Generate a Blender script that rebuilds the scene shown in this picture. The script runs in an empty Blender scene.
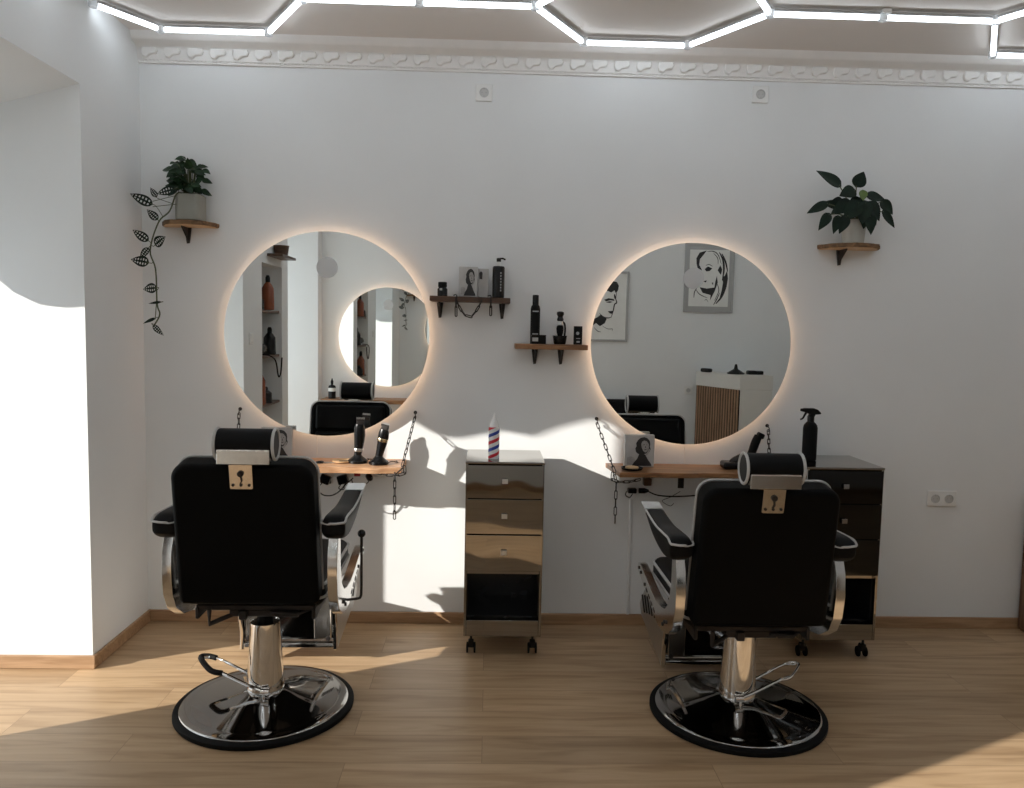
import bpy, bmesh, math, random
from mathutils import Vector, Matrix, Euler
random.seed(7)
S = bpy.context.scene
COL = S.collection
PI = math.pi
R = math.radians

# ------------------------------------------------------------------ materials
def nt(name):
    m = bpy.data.materials.new(name); m.use_nodes = True
    n = m.node_tree.nodes; l = m.node_tree.links
    return m, n, l, n['Principled BSDF']
def setc(b, color, rough, metal=0.0):
    b.inputs['Base Color'].default_value = (*color, 1); b.inputs['Roughness'].default_value = rough
    b.inputs['Metallic'].default_value = metal
def mat(name, color, rough=.5, metal=0., var=.08, scale=18., bump=0., coat=0., spec=None):
    """plain procedural material: base colour with a slight noise variation and an optional bump"""
    m, n, l, b = nt(name); setc(b, color, rough, metal)
    tc = n.new('ShaderNodeTexCoord'); no = n.new('ShaderNodeTexNoise')
    no.inputs['Scale'].default_value = scale; no.inputs['Detail'].default_value = 4
    l.new(tc.outputs['Object'], no.inputs['Vector'])
    rp = n.new('ShaderNodeValToRGB')
    rp.color_ramp.elements[0].position = .3; rp.color_ramp.elements[1].position = .7
    rp.color_ramp.elements[0].color = (*[max(0, c*(1-var)) for c in color], 1)
    rp.color_ramp.elements[1].color = (*[min(1, c*(1+var)) for c in color], 1)
    l.new(no.outputs['Fac'], rp.inputs['Fac']); l.new(rp.outputs['Color'], b.inputs['Base Color'])
    if bump:
        bu = n.new('ShaderNodeBump'); bu.inputs['Strength'].default_value = bump; bu.inputs['Distance'].default_value = .002
        l.new(no.outputs['Fac'], bu.inputs['Height']); l.new(bu.outputs['Normal'], b.inputs['Normal'])
    if coat: b.inputs['Coat Weight'].default_value = coat; b.inputs['Coat Roughness'].default_value = .08
    if spec is not None: b.inputs['Specular IOR Level'].default_value = spec
    return m
def emit(name, color, strength):
    m = bpy.data.materials.new(name); m.use_nodes = True
    n = m.node_tree.nodes; n.clear()
    o = n.new('ShaderNodeOutputMaterial'); e = n.new('ShaderNodeEmission')
    e.inputs['Color'].default_value = (*color, 1); e.inputs['Strength'].default_value = strength
    m.node_tree.links.new(e.outputs[0], o.inputs[0]); return m
def wood(name, dark, light, rough=.45, axis='X', grain=1.0, knots=.3):
    m, n, l, b = nt(name); setc(b, light, rough)
    tc = n.new('ShaderNodeTexCoord'); mp = n.new('ShaderNodeMapping')
    sc = {'X': (2.0, 26, 26), 'Y': (26, 2.0, 26), 'Z': (26, 26, 2.0)}[axis]
    mp.inputs['Scale'].default_value = [s*grain for s in sc]
    no = n.new('ShaderNodeTexNoise'); no.inputs['Scale'].default_value = 1.6; no.inputs['Detail'].default_value = 7
    no.inputs['Distortion'].default_value = 1.2
    rp = n.new('ShaderNodeValToRGB'); rp.color_ramp.elements[0].position = .32; rp.color_ramp.elements[1].position = .68
    rp.color_ramp.elements[0].color = (*dark, 1); rp.color_ramp.elements[1].color = (*light, 1)
    l.new(tc.outputs['Object'], mp.inputs['Vector']); l.new(mp.outputs[0], no.inputs['Vector'])
    l.new(no.outputs['Fac'], rp.inputs['Fac']); l.new(rp.outputs[0], b.inputs['Base Color'])
    bu = n.new('ShaderNodeBump'); bu.inputs['Strength'].default_value = .12; bu.inputs['Distance'].default_value = .002
    l.new(no.outputs['Fac'], bu.inputs['Height']); l.new(bu.outputs[0], b.inputs['Normal'])
    return m
def floor_material():
    m, n, l, b = nt('oak_planks'); b.inputs['Roughness'].default_value = .42
    tc = n.new('ShaderNodeTexCoord')
    br = n.new('ShaderNodeTexBrick'); br.offset = .37; br.offset_frequency = 2
    br.inputs['Scale'].default_value = 1; br.inputs['Brick Width'].default_value = 1.28; br.inputs['Row Height'].default_value = .19
    br.inputs['Mortar Size'].default_value = .0012; br.inputs['Mortar Smooth'].default_value = .3
    br.inputs['Color1'].default_value = (.0, .0, .0, 1); br.inputs['Color2'].default_value = (1, 1, 1, 1); br.inputs['Mortar'].default_value = (.5, .5, .5, 1)
    l.new(tc.outputs['Object'], br.inputs['Vector'])
    # grain: noise stretched along the boards, shifted per plank
    mp = n.new('ShaderNodeMapping'); mp.inputs['Scale'].default_value = (1.3, 15, 1)
    add = n.new('ShaderNodeVectorMath'); add.operation = 'ADD'
    sc = n.new('ShaderNodeVectorMath'); sc.operation = 'SCALE'; sc.inputs['Scale'].default_value = 7.3
    l.new(br.outputs['Color'], sc.inputs[0]); l.new(tc.outputs['Object'], add.inputs[0]); l.new(sc.outputs[0], add.inputs[1])
    l.new(add.outputs[0], mp.inputs['Vector'])
    no = n.new('ShaderNodeTexNoise'); no.inputs['Scale'].default_value = 1.5; no.inputs['Detail'].default_value = 8; no.inputs['Distortion'].default_value = .9
    l.new(mp.outputs[0], no.inputs['Vector'])
    rp = n.new('ShaderNodeValToRGB'); e = rp.color_ramp.elements
    e[0].position = .28; e[0].color = (.33, .21, .112, 1); e[1].position = .72; e[1].color = (.56, .395, .24, 1)
    x = rp.color_ramp.elements.new(.5); x.color = (.475, .325, .188, 1)
    l.new(no.outputs['Fac'], rp.inputs['Fac'])
    # plank tone
    mx = n.new('ShaderNodeMixRGB'); mx.blend_type = 'MULTIPLY'; mx.inputs['Fac'].default_value = 1
    tr = n.new('ShaderNodeValToRGB'); tr.color_ramp.elements[0].color = (.86, .85, .84, 1); tr.color_ramp.elements[1].color = (1.06, 1.05, 1.04, 1)
    l.new(br.outputs['Color'], tr.inputs['Fac']); l.new(rp.outputs[0], mx.inputs['Color1']); l.new(tr.outputs[0], mx.inputs['Color2'])
    m2 = n.new('ShaderNodeMixRGB'); m2.blend_type = 'MIX'; m2.inputs['Color2'].default_value = (.13, .075, .04, 1)
    mm = n.new('ShaderNodeMath'); mm.operation = 'MULTIPLY'; mm.inputs[1].default_value = .55
    l.new(br.outputs['Fac'], mm.inputs[0]); l.new(mm.outputs[0], m2.inputs['Fac'])
    l.new(mx.outputs[0], m2.inputs['Color1']); l.new(m2.outputs[0], b.inputs['Base Color'])
    bu = n.new('ShaderNodeBump'); bu.inputs['Strength'].default_value = .15; bu.inputs['Distance'].default_value = .001
    l.new(no.outputs['Fac'], bu.inputs['Height']); l.new(bu.outputs[0], b.inputs['Normal'])
    return m

M = {}
M['wall'] = mat('white_wall_paint', (.78, .795, .795), .75, var=.015, scale=3, bump=.05)
M['ceil'] = mat('ceiling_paint', (.74, .705, .67), .8, var=.02, scale=2)
M['plaster'] = mat('cornice_plaster', (.82, .81, .79), .6, var=.02)
M['floor'] = floor_material()
M['oak'] = wood('oak_baseboard', (.30, .175, .09), (.45, .285, .16), .5)
M['slab'] = wood('live_edge_slab', (.34, .15, .065), (.72, .45, .26), .4)
M['slab2'] = wood('walnut_slab', (.13, .06, .025), (.40, .20, .085), .4)
M['shelfwood'] = wood('dark_shelf_wood', (.035, .018, .01), (.13, .06, .03), .45)
M['bark'] = wood('bark_edge', (.03, .016, .009), (.30, .17, .08), .8, 'X', .8)
M['cutwood'] = wood('pale_cut_wood', (.45, .27, .13), (.72, .50, .28), .5)
M['leather'] = mat('black_leather', (.004, .004, .0042), .48, var=.15, scale=120, bump=.08, spec=.14)
M['leather_back'] = mat('black_vinyl_back', (.0025, .0025, .0025), .6, var=.1, scale=100, spec=.08)
M['piping'] = mat('grey_piping', (.52, .52, .51), .5)
M['chrome'] = mat('chrome', (.80, .79, .77), .07, 1.0, var=.02, scale=6)
M['chrome_dark'] = mat('dark_chrome', (.42, .415, .41), .06, 1.0, var=.03, scale=4)
M['satin'] = mat('satin_metal', (.62, .61, .59), .38, 1.0, var=.03)
M['satin2'] = mat('polished_side_metal', (.74, .735, .72), .16, 1.0, var=.02)
M['brushed'] = mat('brushed_steel', (.66, .62, .56), .22, 1.0, var=.05, scale=60)
M['cart'] = mat('polished_dark_steel', (.30, .28, .25), .035, 1.0, var=.02, scale=5.5, bump=.9)
[setattr(x.inputs['Detail'], 'default_value', 0) for x in M['cart'].node_tree.nodes if x.type == 'TEX_NOISE']
[setattr(x.inputs['Strength'], 'default_value', .9) for x in M['cart'].node_tree.nodes if x.type == 'BUMP']
M['blackgloss'] = mat('black_gloss_steel', (.045, .044, .042), .05, 1.0, var=.03, scale=5)
M['cartin'] = mat('black_interior', (.012, .013, .015), .25, var=.1)
M['rubber'] = mat('black_rubber', (.006, .006, .006), .7, var=.1, spec=.15)
M['black'] = mat('black_plastic', (.004, .004, .0043), .25, var=.1, spec=.35)
M['matte'] = mat('matte_black', (.005, .005, .005), .6, var=.1, spec=.15)
M['iron'] = mat('dark_iron', (.035, .03, .028), .5, .6, var=.2)
M['white'] = mat('white_plastic', (.80, .80, .78), .35, var=.02)
M['sock'] = mat('socket_grey', (.52, .52, .51), .4, var=.02)
M['grey'] = mat('grey_plastic', (.40, .40, .40), .4)
M['silver'] = mat('silver_trim', (.66, .66, .65), .3, 1.0, var=.02, scale=4)
M['gold'] = mat('gold_trim', (.75, .62, .40), .22, 1.0)
M['pot'] = mat('grey_white_pot', (.27, .27, .235), .6, var=.04)
M['pot2'] = mat('pale_pot', (.46, .46, .42), .6, var=.04)
M['soil'] = mat('soil', (.05, .035, .025), .95, var=.4, scale=60, bump=.8)
M['leaf'] = mat('dark_green_leaf', (.007, .018, .010), .45, var=.4, scale=22, spec=.2)
M['leaf2'] = mat('light_young_leaf', (.10, .16, .03), .4, var=.2)
M['leafL'] = mat('green_leaf', (.012, .033, .012), .45, var=.6, scale=45, spec=.25)
M['stem'] = mat('stem', (.07, .085, .035), .6, var=.2)
M['print'] = mat('printed_grey_card', (.47, .455, .44), .45, var=.12, scale=14)
M['ink'] = mat('dark_ink', (.022, .019, .019), .5, var=.1)
M['skinprint'] = mat('pale_print', (.34, .32, .305), .45, var=.15, scale=60)
M['paper'] = mat('poster_paper', (.80, .80, .77), .6, var=.02)
M['posterframe'] = mat('silver_poster_frame', (.42, .42, .41), .4, .3, var=.03)
M['wink'] = mat('poster_ink', (.02, .02, .02), .6, var=.1)
M['red'] = mat('red_stripe', (.60, .012, .03), .35, var=.03)
M['blue'] = mat('blue_stripe', (.012, .05, .36), .35, var=.03)
M['gloss_white'] = mat('gloss_white', (.82, .82, .82), .2, var=.01)
M['amber'] = mat('amber_bottle', (.22, .055, .02), .2, var=.1)
M['slat'] = wood('desk_slat_wood', (.24, .14, .08), (.42, .27, .17), .5, 'Z')
M['desk'] = mat('desk_white', (.66, .655, .62), .5, var=.01)
M['redp'] = mat('red_plug', (.35, .02, .03), .4)
M['led'] = emit('led_white', (.84, .92, 1.0), 8.6)
M['halo'] = emit('led_warm', (1.0, .64, .42), 7.0)
def mirror_mat():
    m, n, l, b = nt('mirror_glass'); setc(b, (.92, .945, .935), .0, 1.0); return m
M['mirror'] = mirror_mat()
M['frost'] = mat('frosted_disc', (.62, .63, .63), .5, .0, var=.01)
def glassy():
    m, n, l, b = nt('clear_plastic'); setc(b, (.9, .92, .93), .1); b.inputs['Transmission Weight'].default_value = .6; return m
M['clear'] = glassy()

# ------------------------------------------------------------------ mesh helpers
def T(x=0, y=0, z=0): return Matrix.Translation((x, y, z))
def RX(a): return Matrix.Rotation(a, 4, 'X')
def RY(a): return Matrix.Rotation(a, 4, 'Y')
def RZ(a): return Matrix.Rotation(a, 4, 'Z')
YZ = Matrix(((0, 0, 1, 0), (1, 0, 0, 0), (0, 1, 0, 0), (0, 0, 0, 1)))     # (a,b,t) -> x=t, y=a, z=b
XZ = Matrix(((1, 0, 0, 0), (0, 0, -1, 0), (0, 1, 0, 0), (0, 0, 0, 1)))    # (a,b,t) -> x=a, y=-t, z=b

class MB:
    def __init__(s): s.v = []; s.f = []; s.mi = []
    def add(s, vs, fs, m=None, mi=0):
        k = len(s.v)
        s.v += [(m @ Vector(v)) if m is not None else Vector(v) for v in vs]
        s.f += [[i+k for i in f] for f in fs]; s.mi += [mi]*len(fs); return s
    def bm(s, b, m=None, mi=0):
        b.verts.ensure_lookup_table(); b.verts.index_update()
        s.add([v.co.copy() for v in b.verts], [[v.index for v in f.verts] for f in b.faces], m, mi); b.free(); return s
    def box(s, c, size, bev=0., seg=2, m=None, rot=None, mi=0):
        b = bmesh.new(); bmesh.ops.create_cube(b, size=1)
        bmesh.ops.scale(b, vec=size, verts=b.verts)
        if bev > 0: bmesh.ops.bevel(b, geom=list(b.edges), offset=min(bev, min(size)*.49), segments=seg, profile=.5, affect='EDGES')
        t = T(*c)
        if rot is not None: t = t @ rot
        if m is not None: t = m @ t
        return s.bm(b, t, mi)
    def prism(s, poly, t, m=None, bev=0., seg=2, mi=0, zc=0.):
        b = bmesh.new(); n = len(poly)
        lo = [b.verts.new((p[0], p[1], zc-t/2)) for p in poly]; hi = [b.verts.new((p[0], p[1], zc+t/2)) for p in poly]
        b.faces.new(list(reversed(lo))); b.faces.new(hi)
        for i in range(n): b.faces.new((lo[i], lo[(i+1) % n], hi[(i+1) % n], hi[i]))
        bmesh.ops.recalc_face_normals(b, faces=b.faces)
        if bev:
            es = [e for e in b.edges if abs(e.verts[0].co.z-e.verts[1].co.z) < 1e-6]
            bmesh.ops.bevel(b, geom=es, offset=bev, segments=seg, profile=.5, affect='EDGES')
        return s.bm(b, m, mi)
    def tube(s, pts, r, n=8, closed=False, m=None, mi=0):
        pts = [Vector(p) for p in pts]; N = len(pts)
        rs = r if isinstance(r, (list, tuple)) else [r]*N
        vs = []; fs = []; up = None
        for i, p in enumerate(pts):
            if closed: d = pts[(i+1) % N]-pts[i-1]
            else: d = pts[min(i+1, N-1)]-pts[max(i-1, 0)]
            d.normalize()
            if up is None:
                up = Vector((0, 0, 1)) if abs(d.z) < .9 else Vector((1, 0, 0))
            a = d.cross(up)
            if a.length < 1e-5: a = d.cross(Vector((.3, 1, .2)))
            a.normalize(); b = a.cross(d); b.normalize(); up = b
            for k in range(n):
                w = 2*PI*k/n; vs.append(p+(a*math.cos(w)+b*math.sin(w))*rs[i])
        L = N if closed else N-1
        for i in range(L):
            j = (i+1) % N
            for k in range(n):
                k2 = (k+1) % n; fs.append((i*n+k, i*n+k2, j*n+k2, j*n+k))
        if not closed:
            fs.append(list(range(n-1, -1, -1))); fs.append([(N-1)*n+k for k in range(n)])
        return s.add(vs, fs, m, mi)
    def lathe(s, prof, n=32, m=None, mi=0, caps=True):
        vs = []; fs = []; P = len(prof)
        for k in range(n):
            a = 2*PI*k/n
            for r, z in prof: vs.append((r*math.cos(a), r*math.sin(a), z))
        for k in range(n):
            k2 = (k+1) % n
            for i in range(P-1): fs.append((k*P+i, k2*P+i, k2*P+i+1, k*P+i+1))
        if caps:
            if prof[0][0] > 1e-6: fs.append([k*P for k in range(n-1, -1, -1)])
            if prof[-1][0] > 1e-6: fs.append([k*P+P-1 for k in range(n)])
        return s.add(vs, fs, m, mi)
    def build(s, name, m, parent=None, loc=(0, 0, 0), rotz=0., sharp=38, smooth=True, rot=None, wn=True):
        me = bpy.data.meshes.new(name); me.from_pydata([tuple(v) for v in s.v], [], s.f); me.validate()
        b = bmesh.new(); b.from_mesh(me); bmesh.ops.remove_doubles(b, verts=b.verts, dist=1e-6)
        bmesh.ops.recalc_face_normals(b, faces=b.faces); 
        ok = len(b.faces) == len(s.mi)
        b.to_mesh(me); b.free()
        mats = m if isinstance(m, (list, tuple)) else [m]
        for x in mats: me.materials.append(x)
        if len(mats) > 1 and ok:
            for p, i in zip(me.polygons, s.mi): p.material_index = i
        if smooth:
            for p in me.polygons: p.use_smooth = True
            me.set_sharp_from_angle(angle=R(sharp))
        o = bpy.data.objects.new(name, me); COL.objects.link(o)
        if parent is not None: o.parent = parent
        o.location = loc
        o.rotation_euler = rot if rot is not None else (0, 0, rotz)
        if smooth and wn:
            w_ = o.modifiers.new('weighted_normal', 'WEIGHTED_NORMAL'); w_.keep_sharp = True; w_.weight = 90; w_.mode = 'FACE_AREA'
        return o

def thing(name, label, cat, loc=(0, 0, 0), rotz=0., group=None):
    o = bpy.data.objects.new(name, None); COL.objects.link(o); o.empty_display_size = .05
    o.location = loc; o.rotation_euler = (0, 0, rotz); o['label'] = label; o['category'] = cat
    if group: o['group'] = group
    return o
def tag(o, label, cat, group=None):
    o['label'] = label; o['category'] = cat
    if group: o['group'] = group
    return o
def struct(name, mb, m, **k):
    o = mb.build(name, m, **k); o['kind'] = 'structure'; return o
def lerp(a, b, t): return a+(b-a)*t
def smooth_path(pts, n=6):
    """Catmull-Rom through points"""
    P = [Vector(p) for p in pts]; out = []
    for i in range(len(P)-1):
        p0 = P[max(i-1, 0)]; p1 = P[i]; p2 = P[i+1]; p3 = P[min(i+2, len(P)-1)]
        for k in range(n):
            t = k/n
            out.append(.5*((2*p1)+(p2-p0)*t+(2*p0-5*p1+4*p2-p3)*t*t+(3*p1-p0-3*p2+p3)*t*t*t))
    out.append(P[-1]); return out
def rrect(w, h, r, n=6):
    out = []
    for cx, cy, a0 in ((w/2-r, h/2-r, 0), (-w/2+r, h/2-r, 90), (-w/2+r, -h/2+r, 180), (w/2-r, -h/2+r, 270)):
        for k in range(n+1):
            a = R(a0+90*k/n); out.append((cx+r*math.cos(a), cy+r*math.sin(a)))
    return out

# ------------------------------------------------------------------ setting
XL, XR, YF, H = -1.70, 4.60, -4.30, 2.862        # left wall, right wall, opposite wall, ceiling
XO = -2.36                                        # outer face of the left wall
mb = MB().box(((XO+XR)/2-.02, (YF+0)/2, -.06), (XR-XO+.28, -YF+.3, .12)); struct('floor', mb, M['floor'], smooth=False)
mb = MB().box(((XO+XR)/2-.02, YF/2, H+.06), (XR-XO+.28, -YF+.3, .12)); struct('ceiling', mb, M['ceil'], smooth=False)
mb = MB().box(((XO+XR)/2-.02, .07, H/2), (XR-XO+.28, .14, H)); struct('wall_back', mb, M['wall'], smooth=False)
mb = MB().box(((XO+XR)/2-.02, YF-.07, H/2), (XR-XO+.28, .14, H)); struct('wall_front', mb, M['wall'], smooth=False)
mb = MB().box((XR+.06, YF/2, H/2), (.12, -YF, H)); struct('wall_right', mb, M['wall'], smooth=False)
# left wall: pier, opening one, middle piece with a shelf niche, opening two
O1a, O1b, O2a, O2b = -.572, -1.69, -2.92, -4.12
N0, N1, NZ0, NZ1, ND = -2.73, -2.15, .35, 1.965, .26
mb = MB(); xm = (XL+XO)/2; tw = XL-XO
mb.box((xm, O1a/2, H/2), (tw, -O1a, H))
mb.prism([(XL, 2.478), (XL, H), (XO, H), (XO, 2.30)], O1a-O1b, XZ, zc=-(O1a+O1b)/2)
mb.box((xm, (N1+O1b)/2, H/2), (tw, O1b-N1, H))
mb.box((xm, (N0+O2a)/2, H/2), (tw, N0-O2a, H))
mb.box((xm, (N0+N1)/2, NZ0/2), (tw, N1-N0, NZ0))
mb.box((xm, (N0+N1)/2, (NZ1+H)/2), (tw, N1-N0, H-NZ1))
mb.box(((XO+XL-ND)/2, (N0+N1)/2, (NZ0+NZ1)/2), (tw-ND, N1-N0, NZ1-NZ0))
mb.prism([(XL, 2.478), (XL, H), (XO, H), (XO, 2.30)], O2a-O2b, XZ, zc=-(O2a+O2b)/2)
mb.box((xm, (O2b+YF)/2, H/2), (tw, O2b-YF, H))
struct('wall_left', mb, M['wall'], smooth=False)
# outer door frames set at the street side of the two deep openings
def frame(name, y0, y1, a0, a1, top):
    mb = MB()
    mb.box((XO-.025, (y0+a0)/2, 1.2), (.05, abs(y0-a0), 2.4)); mb.box((XO-.025, (y1+a1)/2, 1.2), (.05, abs(y1-a1), 2.4))
    mb.box((XO-.025, (y0+y1)/2, (top+2.4)/2), (.05, abs(y0-y1), 2.4-top)); struct(name, mb, M['white'], smooth=False)
frame('door_1', O1a, O1b, -.63, -1.475, 2.26)
frame('door_2', O2a, O2b, O2a-.02, O2b+.04, 2.26)
# unseen awning added outside the first opening, cut to cast the wavy shadow edge
def shadow_valance():
    y0, y1, top = -.50, -1.60, 2.36
    low = [(-.50, 1.90), (-.62, 1.87), (-.70, 1.88), (-.758, 1.85), (-.80, 1.812), (-.852, 1.805), (-.90, 1.835), (-.94, 1.875), (-.972, 1.895),
           (-1.01, 1.882), (-1.05, 1.868), (-1.09, 1.872), (-1.12, 1.895), (-1.17, 1.955), (-1.22, 2.02), (-1.30, 2.06), (-1.36, 2.16), (-1.44, 2.27), (-1.52, 2.30), (-1.6, 2.30)]
    poly = [(y0, top)]+low+[(y1, top)]
    m = MB().prism(poly, .012, YZ, zc=-2.46)
    m.box((-2.43, -1.05, 2.37), (.075, 1.12, .02)); return m
struct('awning_shadow_caster', shadow_valance(), M['desk'], smooth=False)

# baseboards
def bb(name, pts):
    mb = MB()
    for (c, s) in pts: mb.box(c, s, .003, 1)
    struct(name, mb, M['oak'])
bb('baseboard_back', [(((XL+XR)/2, -.0075, .029), (XR-XL, .015, .058))])
bb('baseboard_left', [((XL+.0075, O1a/2, .029), (.015, -O1a+.015, .058)), (((XL+XO)/2+.007, O1a-.0075, .029), (XL-XO+.015, .015, .058)),
                      ((XL+.0075, (O1b+O2a)/2, .029), (.015, O1b-O2a, .058))])
bb('baseboard_front', [(((XL+XR)/2, YF+.0075, .029), (XR-XL, .015, .058))])

# cornice with a row of carved blocks
def cornice():
    mb = MB()
    z0 = 2.742
    prof = [(0, 0), (.012, 0), (.014, .006), (.012, .012), (.018, .014), (.022, .055), (.04, .075), (.075, .085), (.085, .092), (.09, .104), (.10, .12), (0, .12)]
    mb.prism([(-a, b+z0) for a, b in prof], XR-XL, YZ, zc=(XL+XR)/2)
    n = int((XR-XL)/.1075)
    for i in range(n):
        x = XL+.03+i*.1075
        # scroll-ended modillion
        poly = [(x, z0+.024), (x+.018, z0+.020), (x+.034, z0+.034), (x+.062, z0+.038), (x+.07, z0+.050), (x+.066, z0+.066), (x-.004, z0+.066), (x-.008, z0+.04)]
        mb.prism(poly, .020, XZ, .004, 1, zc=.026)
        for k in range(6): mb.lathe([(0, -.005), (.005, 0), (0, .005)], 6, T(x+k*.018, -.016, z0+.010))
    return mb
struct('trim_1', cornice(), M['plaster'])
# cable duct running down the wall below the right worktop
mb = MB().box((.735, -.006, .355), (.016, .012, .60), .003, 1)
struct('trim_2', mb, M['wall'])

# ------------------------------------------------------------------ hexagonal LED ceiling light
def hex_light():
    t = thing('hexagon_ceiling_light', 'white glowing hexagon tube light grid on the ceiling, unseen rear rows added for light', 'ceiling light', (.65, -.605, H))
    z = -.034; s = .485; P = 1.925
    segs = []; nodes = set()
    def seg(a, b): segs.append((a, b)); nodes.add((round(a[0], 3), round(a[1], 3))); nodes.add((round(b[0], 3), round(b[1], 3)))
    for row, yy in enumerate((0., -1.25, -2.5)):  # the two rear rows are out of view, added to brighten the room
        for k in (-1, 0, 1, 2):
            cx = k*P-.005*k
            if cx+.67+s > XR or cx+.67-s < XL-.3: continue
            v = [(cx+s*math.cos(R(60*i)), yy+s*.94*math.sin(R(60*i))) for i in range(6)]
            for i in range(6):
                a, b = v[i], v[(i+1) % 6]
                lo = XL-.65+.02
                if max(a[0], b[0]) < lo: continue
                if a[0] < lo: k_ = (lo-a[0])/(b[0]-a[0]); a = (lo, a[1]+(b[1]-a[1])*k_)
                if b[0] < lo: k_ = (lo-b[0])/(a[0]-b[0]); b = (lo, b[1]+(a[1]-b[1])*k_)
                seg(a, b)
            a = (cx+s, yy); b = (cx+P-s-.005, yy)
            if b[0]+.67 < XR-.1:
                m_ = ((a[0]+b[0])/2, yy); seg(a, m_); seg(m_, b)
    for a, b in segs:
        d = Vector((b[0]-a[0], b[1]-a[1])); L = d.length; ang = math.atan2(d.y, d.x)
        c = ((a[0]+b[0])/2, (a[1]+b[1])/2)
        mb = MB().box((0, 0, 0), (L-.034, .020, .020), .006, 2); tb = mb.build('led_tube', M['led'], t, (c[0], c[1], z), ang)
        MB().box((0, 0, .0145), (L-.034, .026, .012), .002, 1).build('tube_housing', M['grey'], tb)
    for p in nodes:
        MB().lathe([(.016, -.014), (.019, -.010), (.019, .016), (.014, .022)], 12).build('connector', M['clear'], t, (p[0], p[1], z))
    MB().box((0, 0, 0), (.04, .04, .02), .004).build('ceiling_mount', M['white'], t, (.0+.97, -.0, -.012))
hex_light()

# ------------------------------------------------------------------ wall sockets
def socket(label, loc, n=1, rotz=0., group=None):
    t = thing('wall_socket', label, 'socket', loc, rotz, group)
    w = .081+.071*(n-1)
    MB().box((0, -.005, 0), (w, .010, .081), .004, 3).build('faceplate', M['white'], t)
    for i in range(n):
        x = (i-(n-1)/2)*.071
        m_ = T(x, -.010, 0) @ RX(R(90))
        MB().lathe([(.0225, 0), (.0225, .004), (.0205, .004), (.0190, .0008), (0, .0008)], 28, m_).build('socket_well', M['sock'], t)
        q = MB()
        for sx in (-1, 1): q.lathe([(.0032, 0), (.0032, .0012), (0, .0012)], 10, T(x+sx*.0095, -.0107, 0) @ RX(R(90)))
        for sz in (-1, 1): q.box((x, -.0122, sz*.017), (.006, .003, .005), .001, 1)
        q.build('contact', M['grey'], t)
    return t
socket('white single socket high on the wall above the left shelf with the pump bottle', (-.046, 0, 2.648))
socket('white single socket high on the wall between right mirror and right plant', (1.307, 0, 2.678))
socket('white double socket low on the wall right of the steel carts', (2.340, 0, .683), 2)
socket('white socket beside the slatted desk, seen in the right mirror', (2.065, YF, .908), 1, PI)

# ------------------------------------------------------------------ round mirrors with warm halo
def round_mirror(label, loc, rotz=0., cable=None, disc=True, group=None):
    t = thing('round_mirror', label, 'mirror', loc, rotz, group)
    MB().lathe([(.5, 0), (.5, .006), (0, .006)], 128, T(0, -.038, 0) @ RX(R(90))).build('mirror_glass', M['mirror'], t, smooth=False)
    MB().lathe([(.43, 0), (.43, .032), (.0, .032)], 96, T(0, 0, 0) @ RX(R(90))).build('back_housing', M['white'], t)
    pts = [(.452*math.cos(2*PI*i/96), -.020, .452*math.sin(2*PI*i/96)) for i in range(96)]
    MB().tube(pts, .008, 8, True).build('light_strip', M['halo'], t)
    if disc:
        o = MB().lathe([(.050, 0), (.051, .001), (.051, .003), (.049, .004), (0, .004)], 40, T(0, -.0442, .326) @ RX(R(90))).build('magnifier_disc', M['frost'], t)
        o['label'] = 'grey round disc near the top of the mirror'
    if cable:
        MB().tube([(cable, -.004, -.44), (cable, -.004, -.60)], .0028, 6).build('power_cable', M['white'], t)
    return t
round_mirror('left large round mirror with warm halo, reflecting a second mirror and shelves', (-.7945, 0, 1.4626), 0, -.058)
round_mirror('right large round mirror with warm halo, reflecting posters and slatted desk', (1.0027, 0, 1.4486), 0, -.002)
round_mirror('round mirror on the opposite wall, seen small inside the left mirror', (-1.02, YF+.02, 1.395), PI+.037, None, True)

# ------------------------------------------------------------------ live-edge worktops
def worktop(label, x0, x1, depth, z, m, seed, thick=.030, skewl=0., skewr=0., brs=(-.28, 0.)):
    rnd = random.Random(seed)
    t = thing('floating_worktop', label, 'worktop', ((x0+x1)/2, 0, z))
    L = x1-x0; n = 26; front = []
    ph = [rnd.uniform(0, 6) for _ in range(3)]
    for i in range(n+1):
        u = i/n; x = lerp(-L/2+skewl, L/2-skewr, u)
        front.append((x, -depth+.008*math.sin(5*u+ph[0])+.004*math.sin(17*u+ph[1])+.002*math.sin(41*u+ph[2])))
    poly = [(-L/2, -.004)]+front+[(L/2, -.004)]
    MB().prism(poly, thick, T(0, 0, -thick/2), .003, 2).build('slab', m, t)
    for x in brs:
        MB().prism([(-.175, -thick), (-.001, -thick), (-.001, -thick-.10), (-.007, -thick-.10), (-.007, -thick-.006), (-.175, -thick-.006)], .03, YZ, zc=x).build('bracket', M['iron'], t)
    return t
worktop('left live edge wooden worktop hung on chains, holding two hair clippers', -1.19, -.405, .255, .846, M['slab'], 3, .030)
worktop('right live edge wooden worktop hung on chains, holding photo box and tray', .600, 1.375, .262, .842, M['slab2'], 5, .024, .03, 0., (.0, .28))

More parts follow.
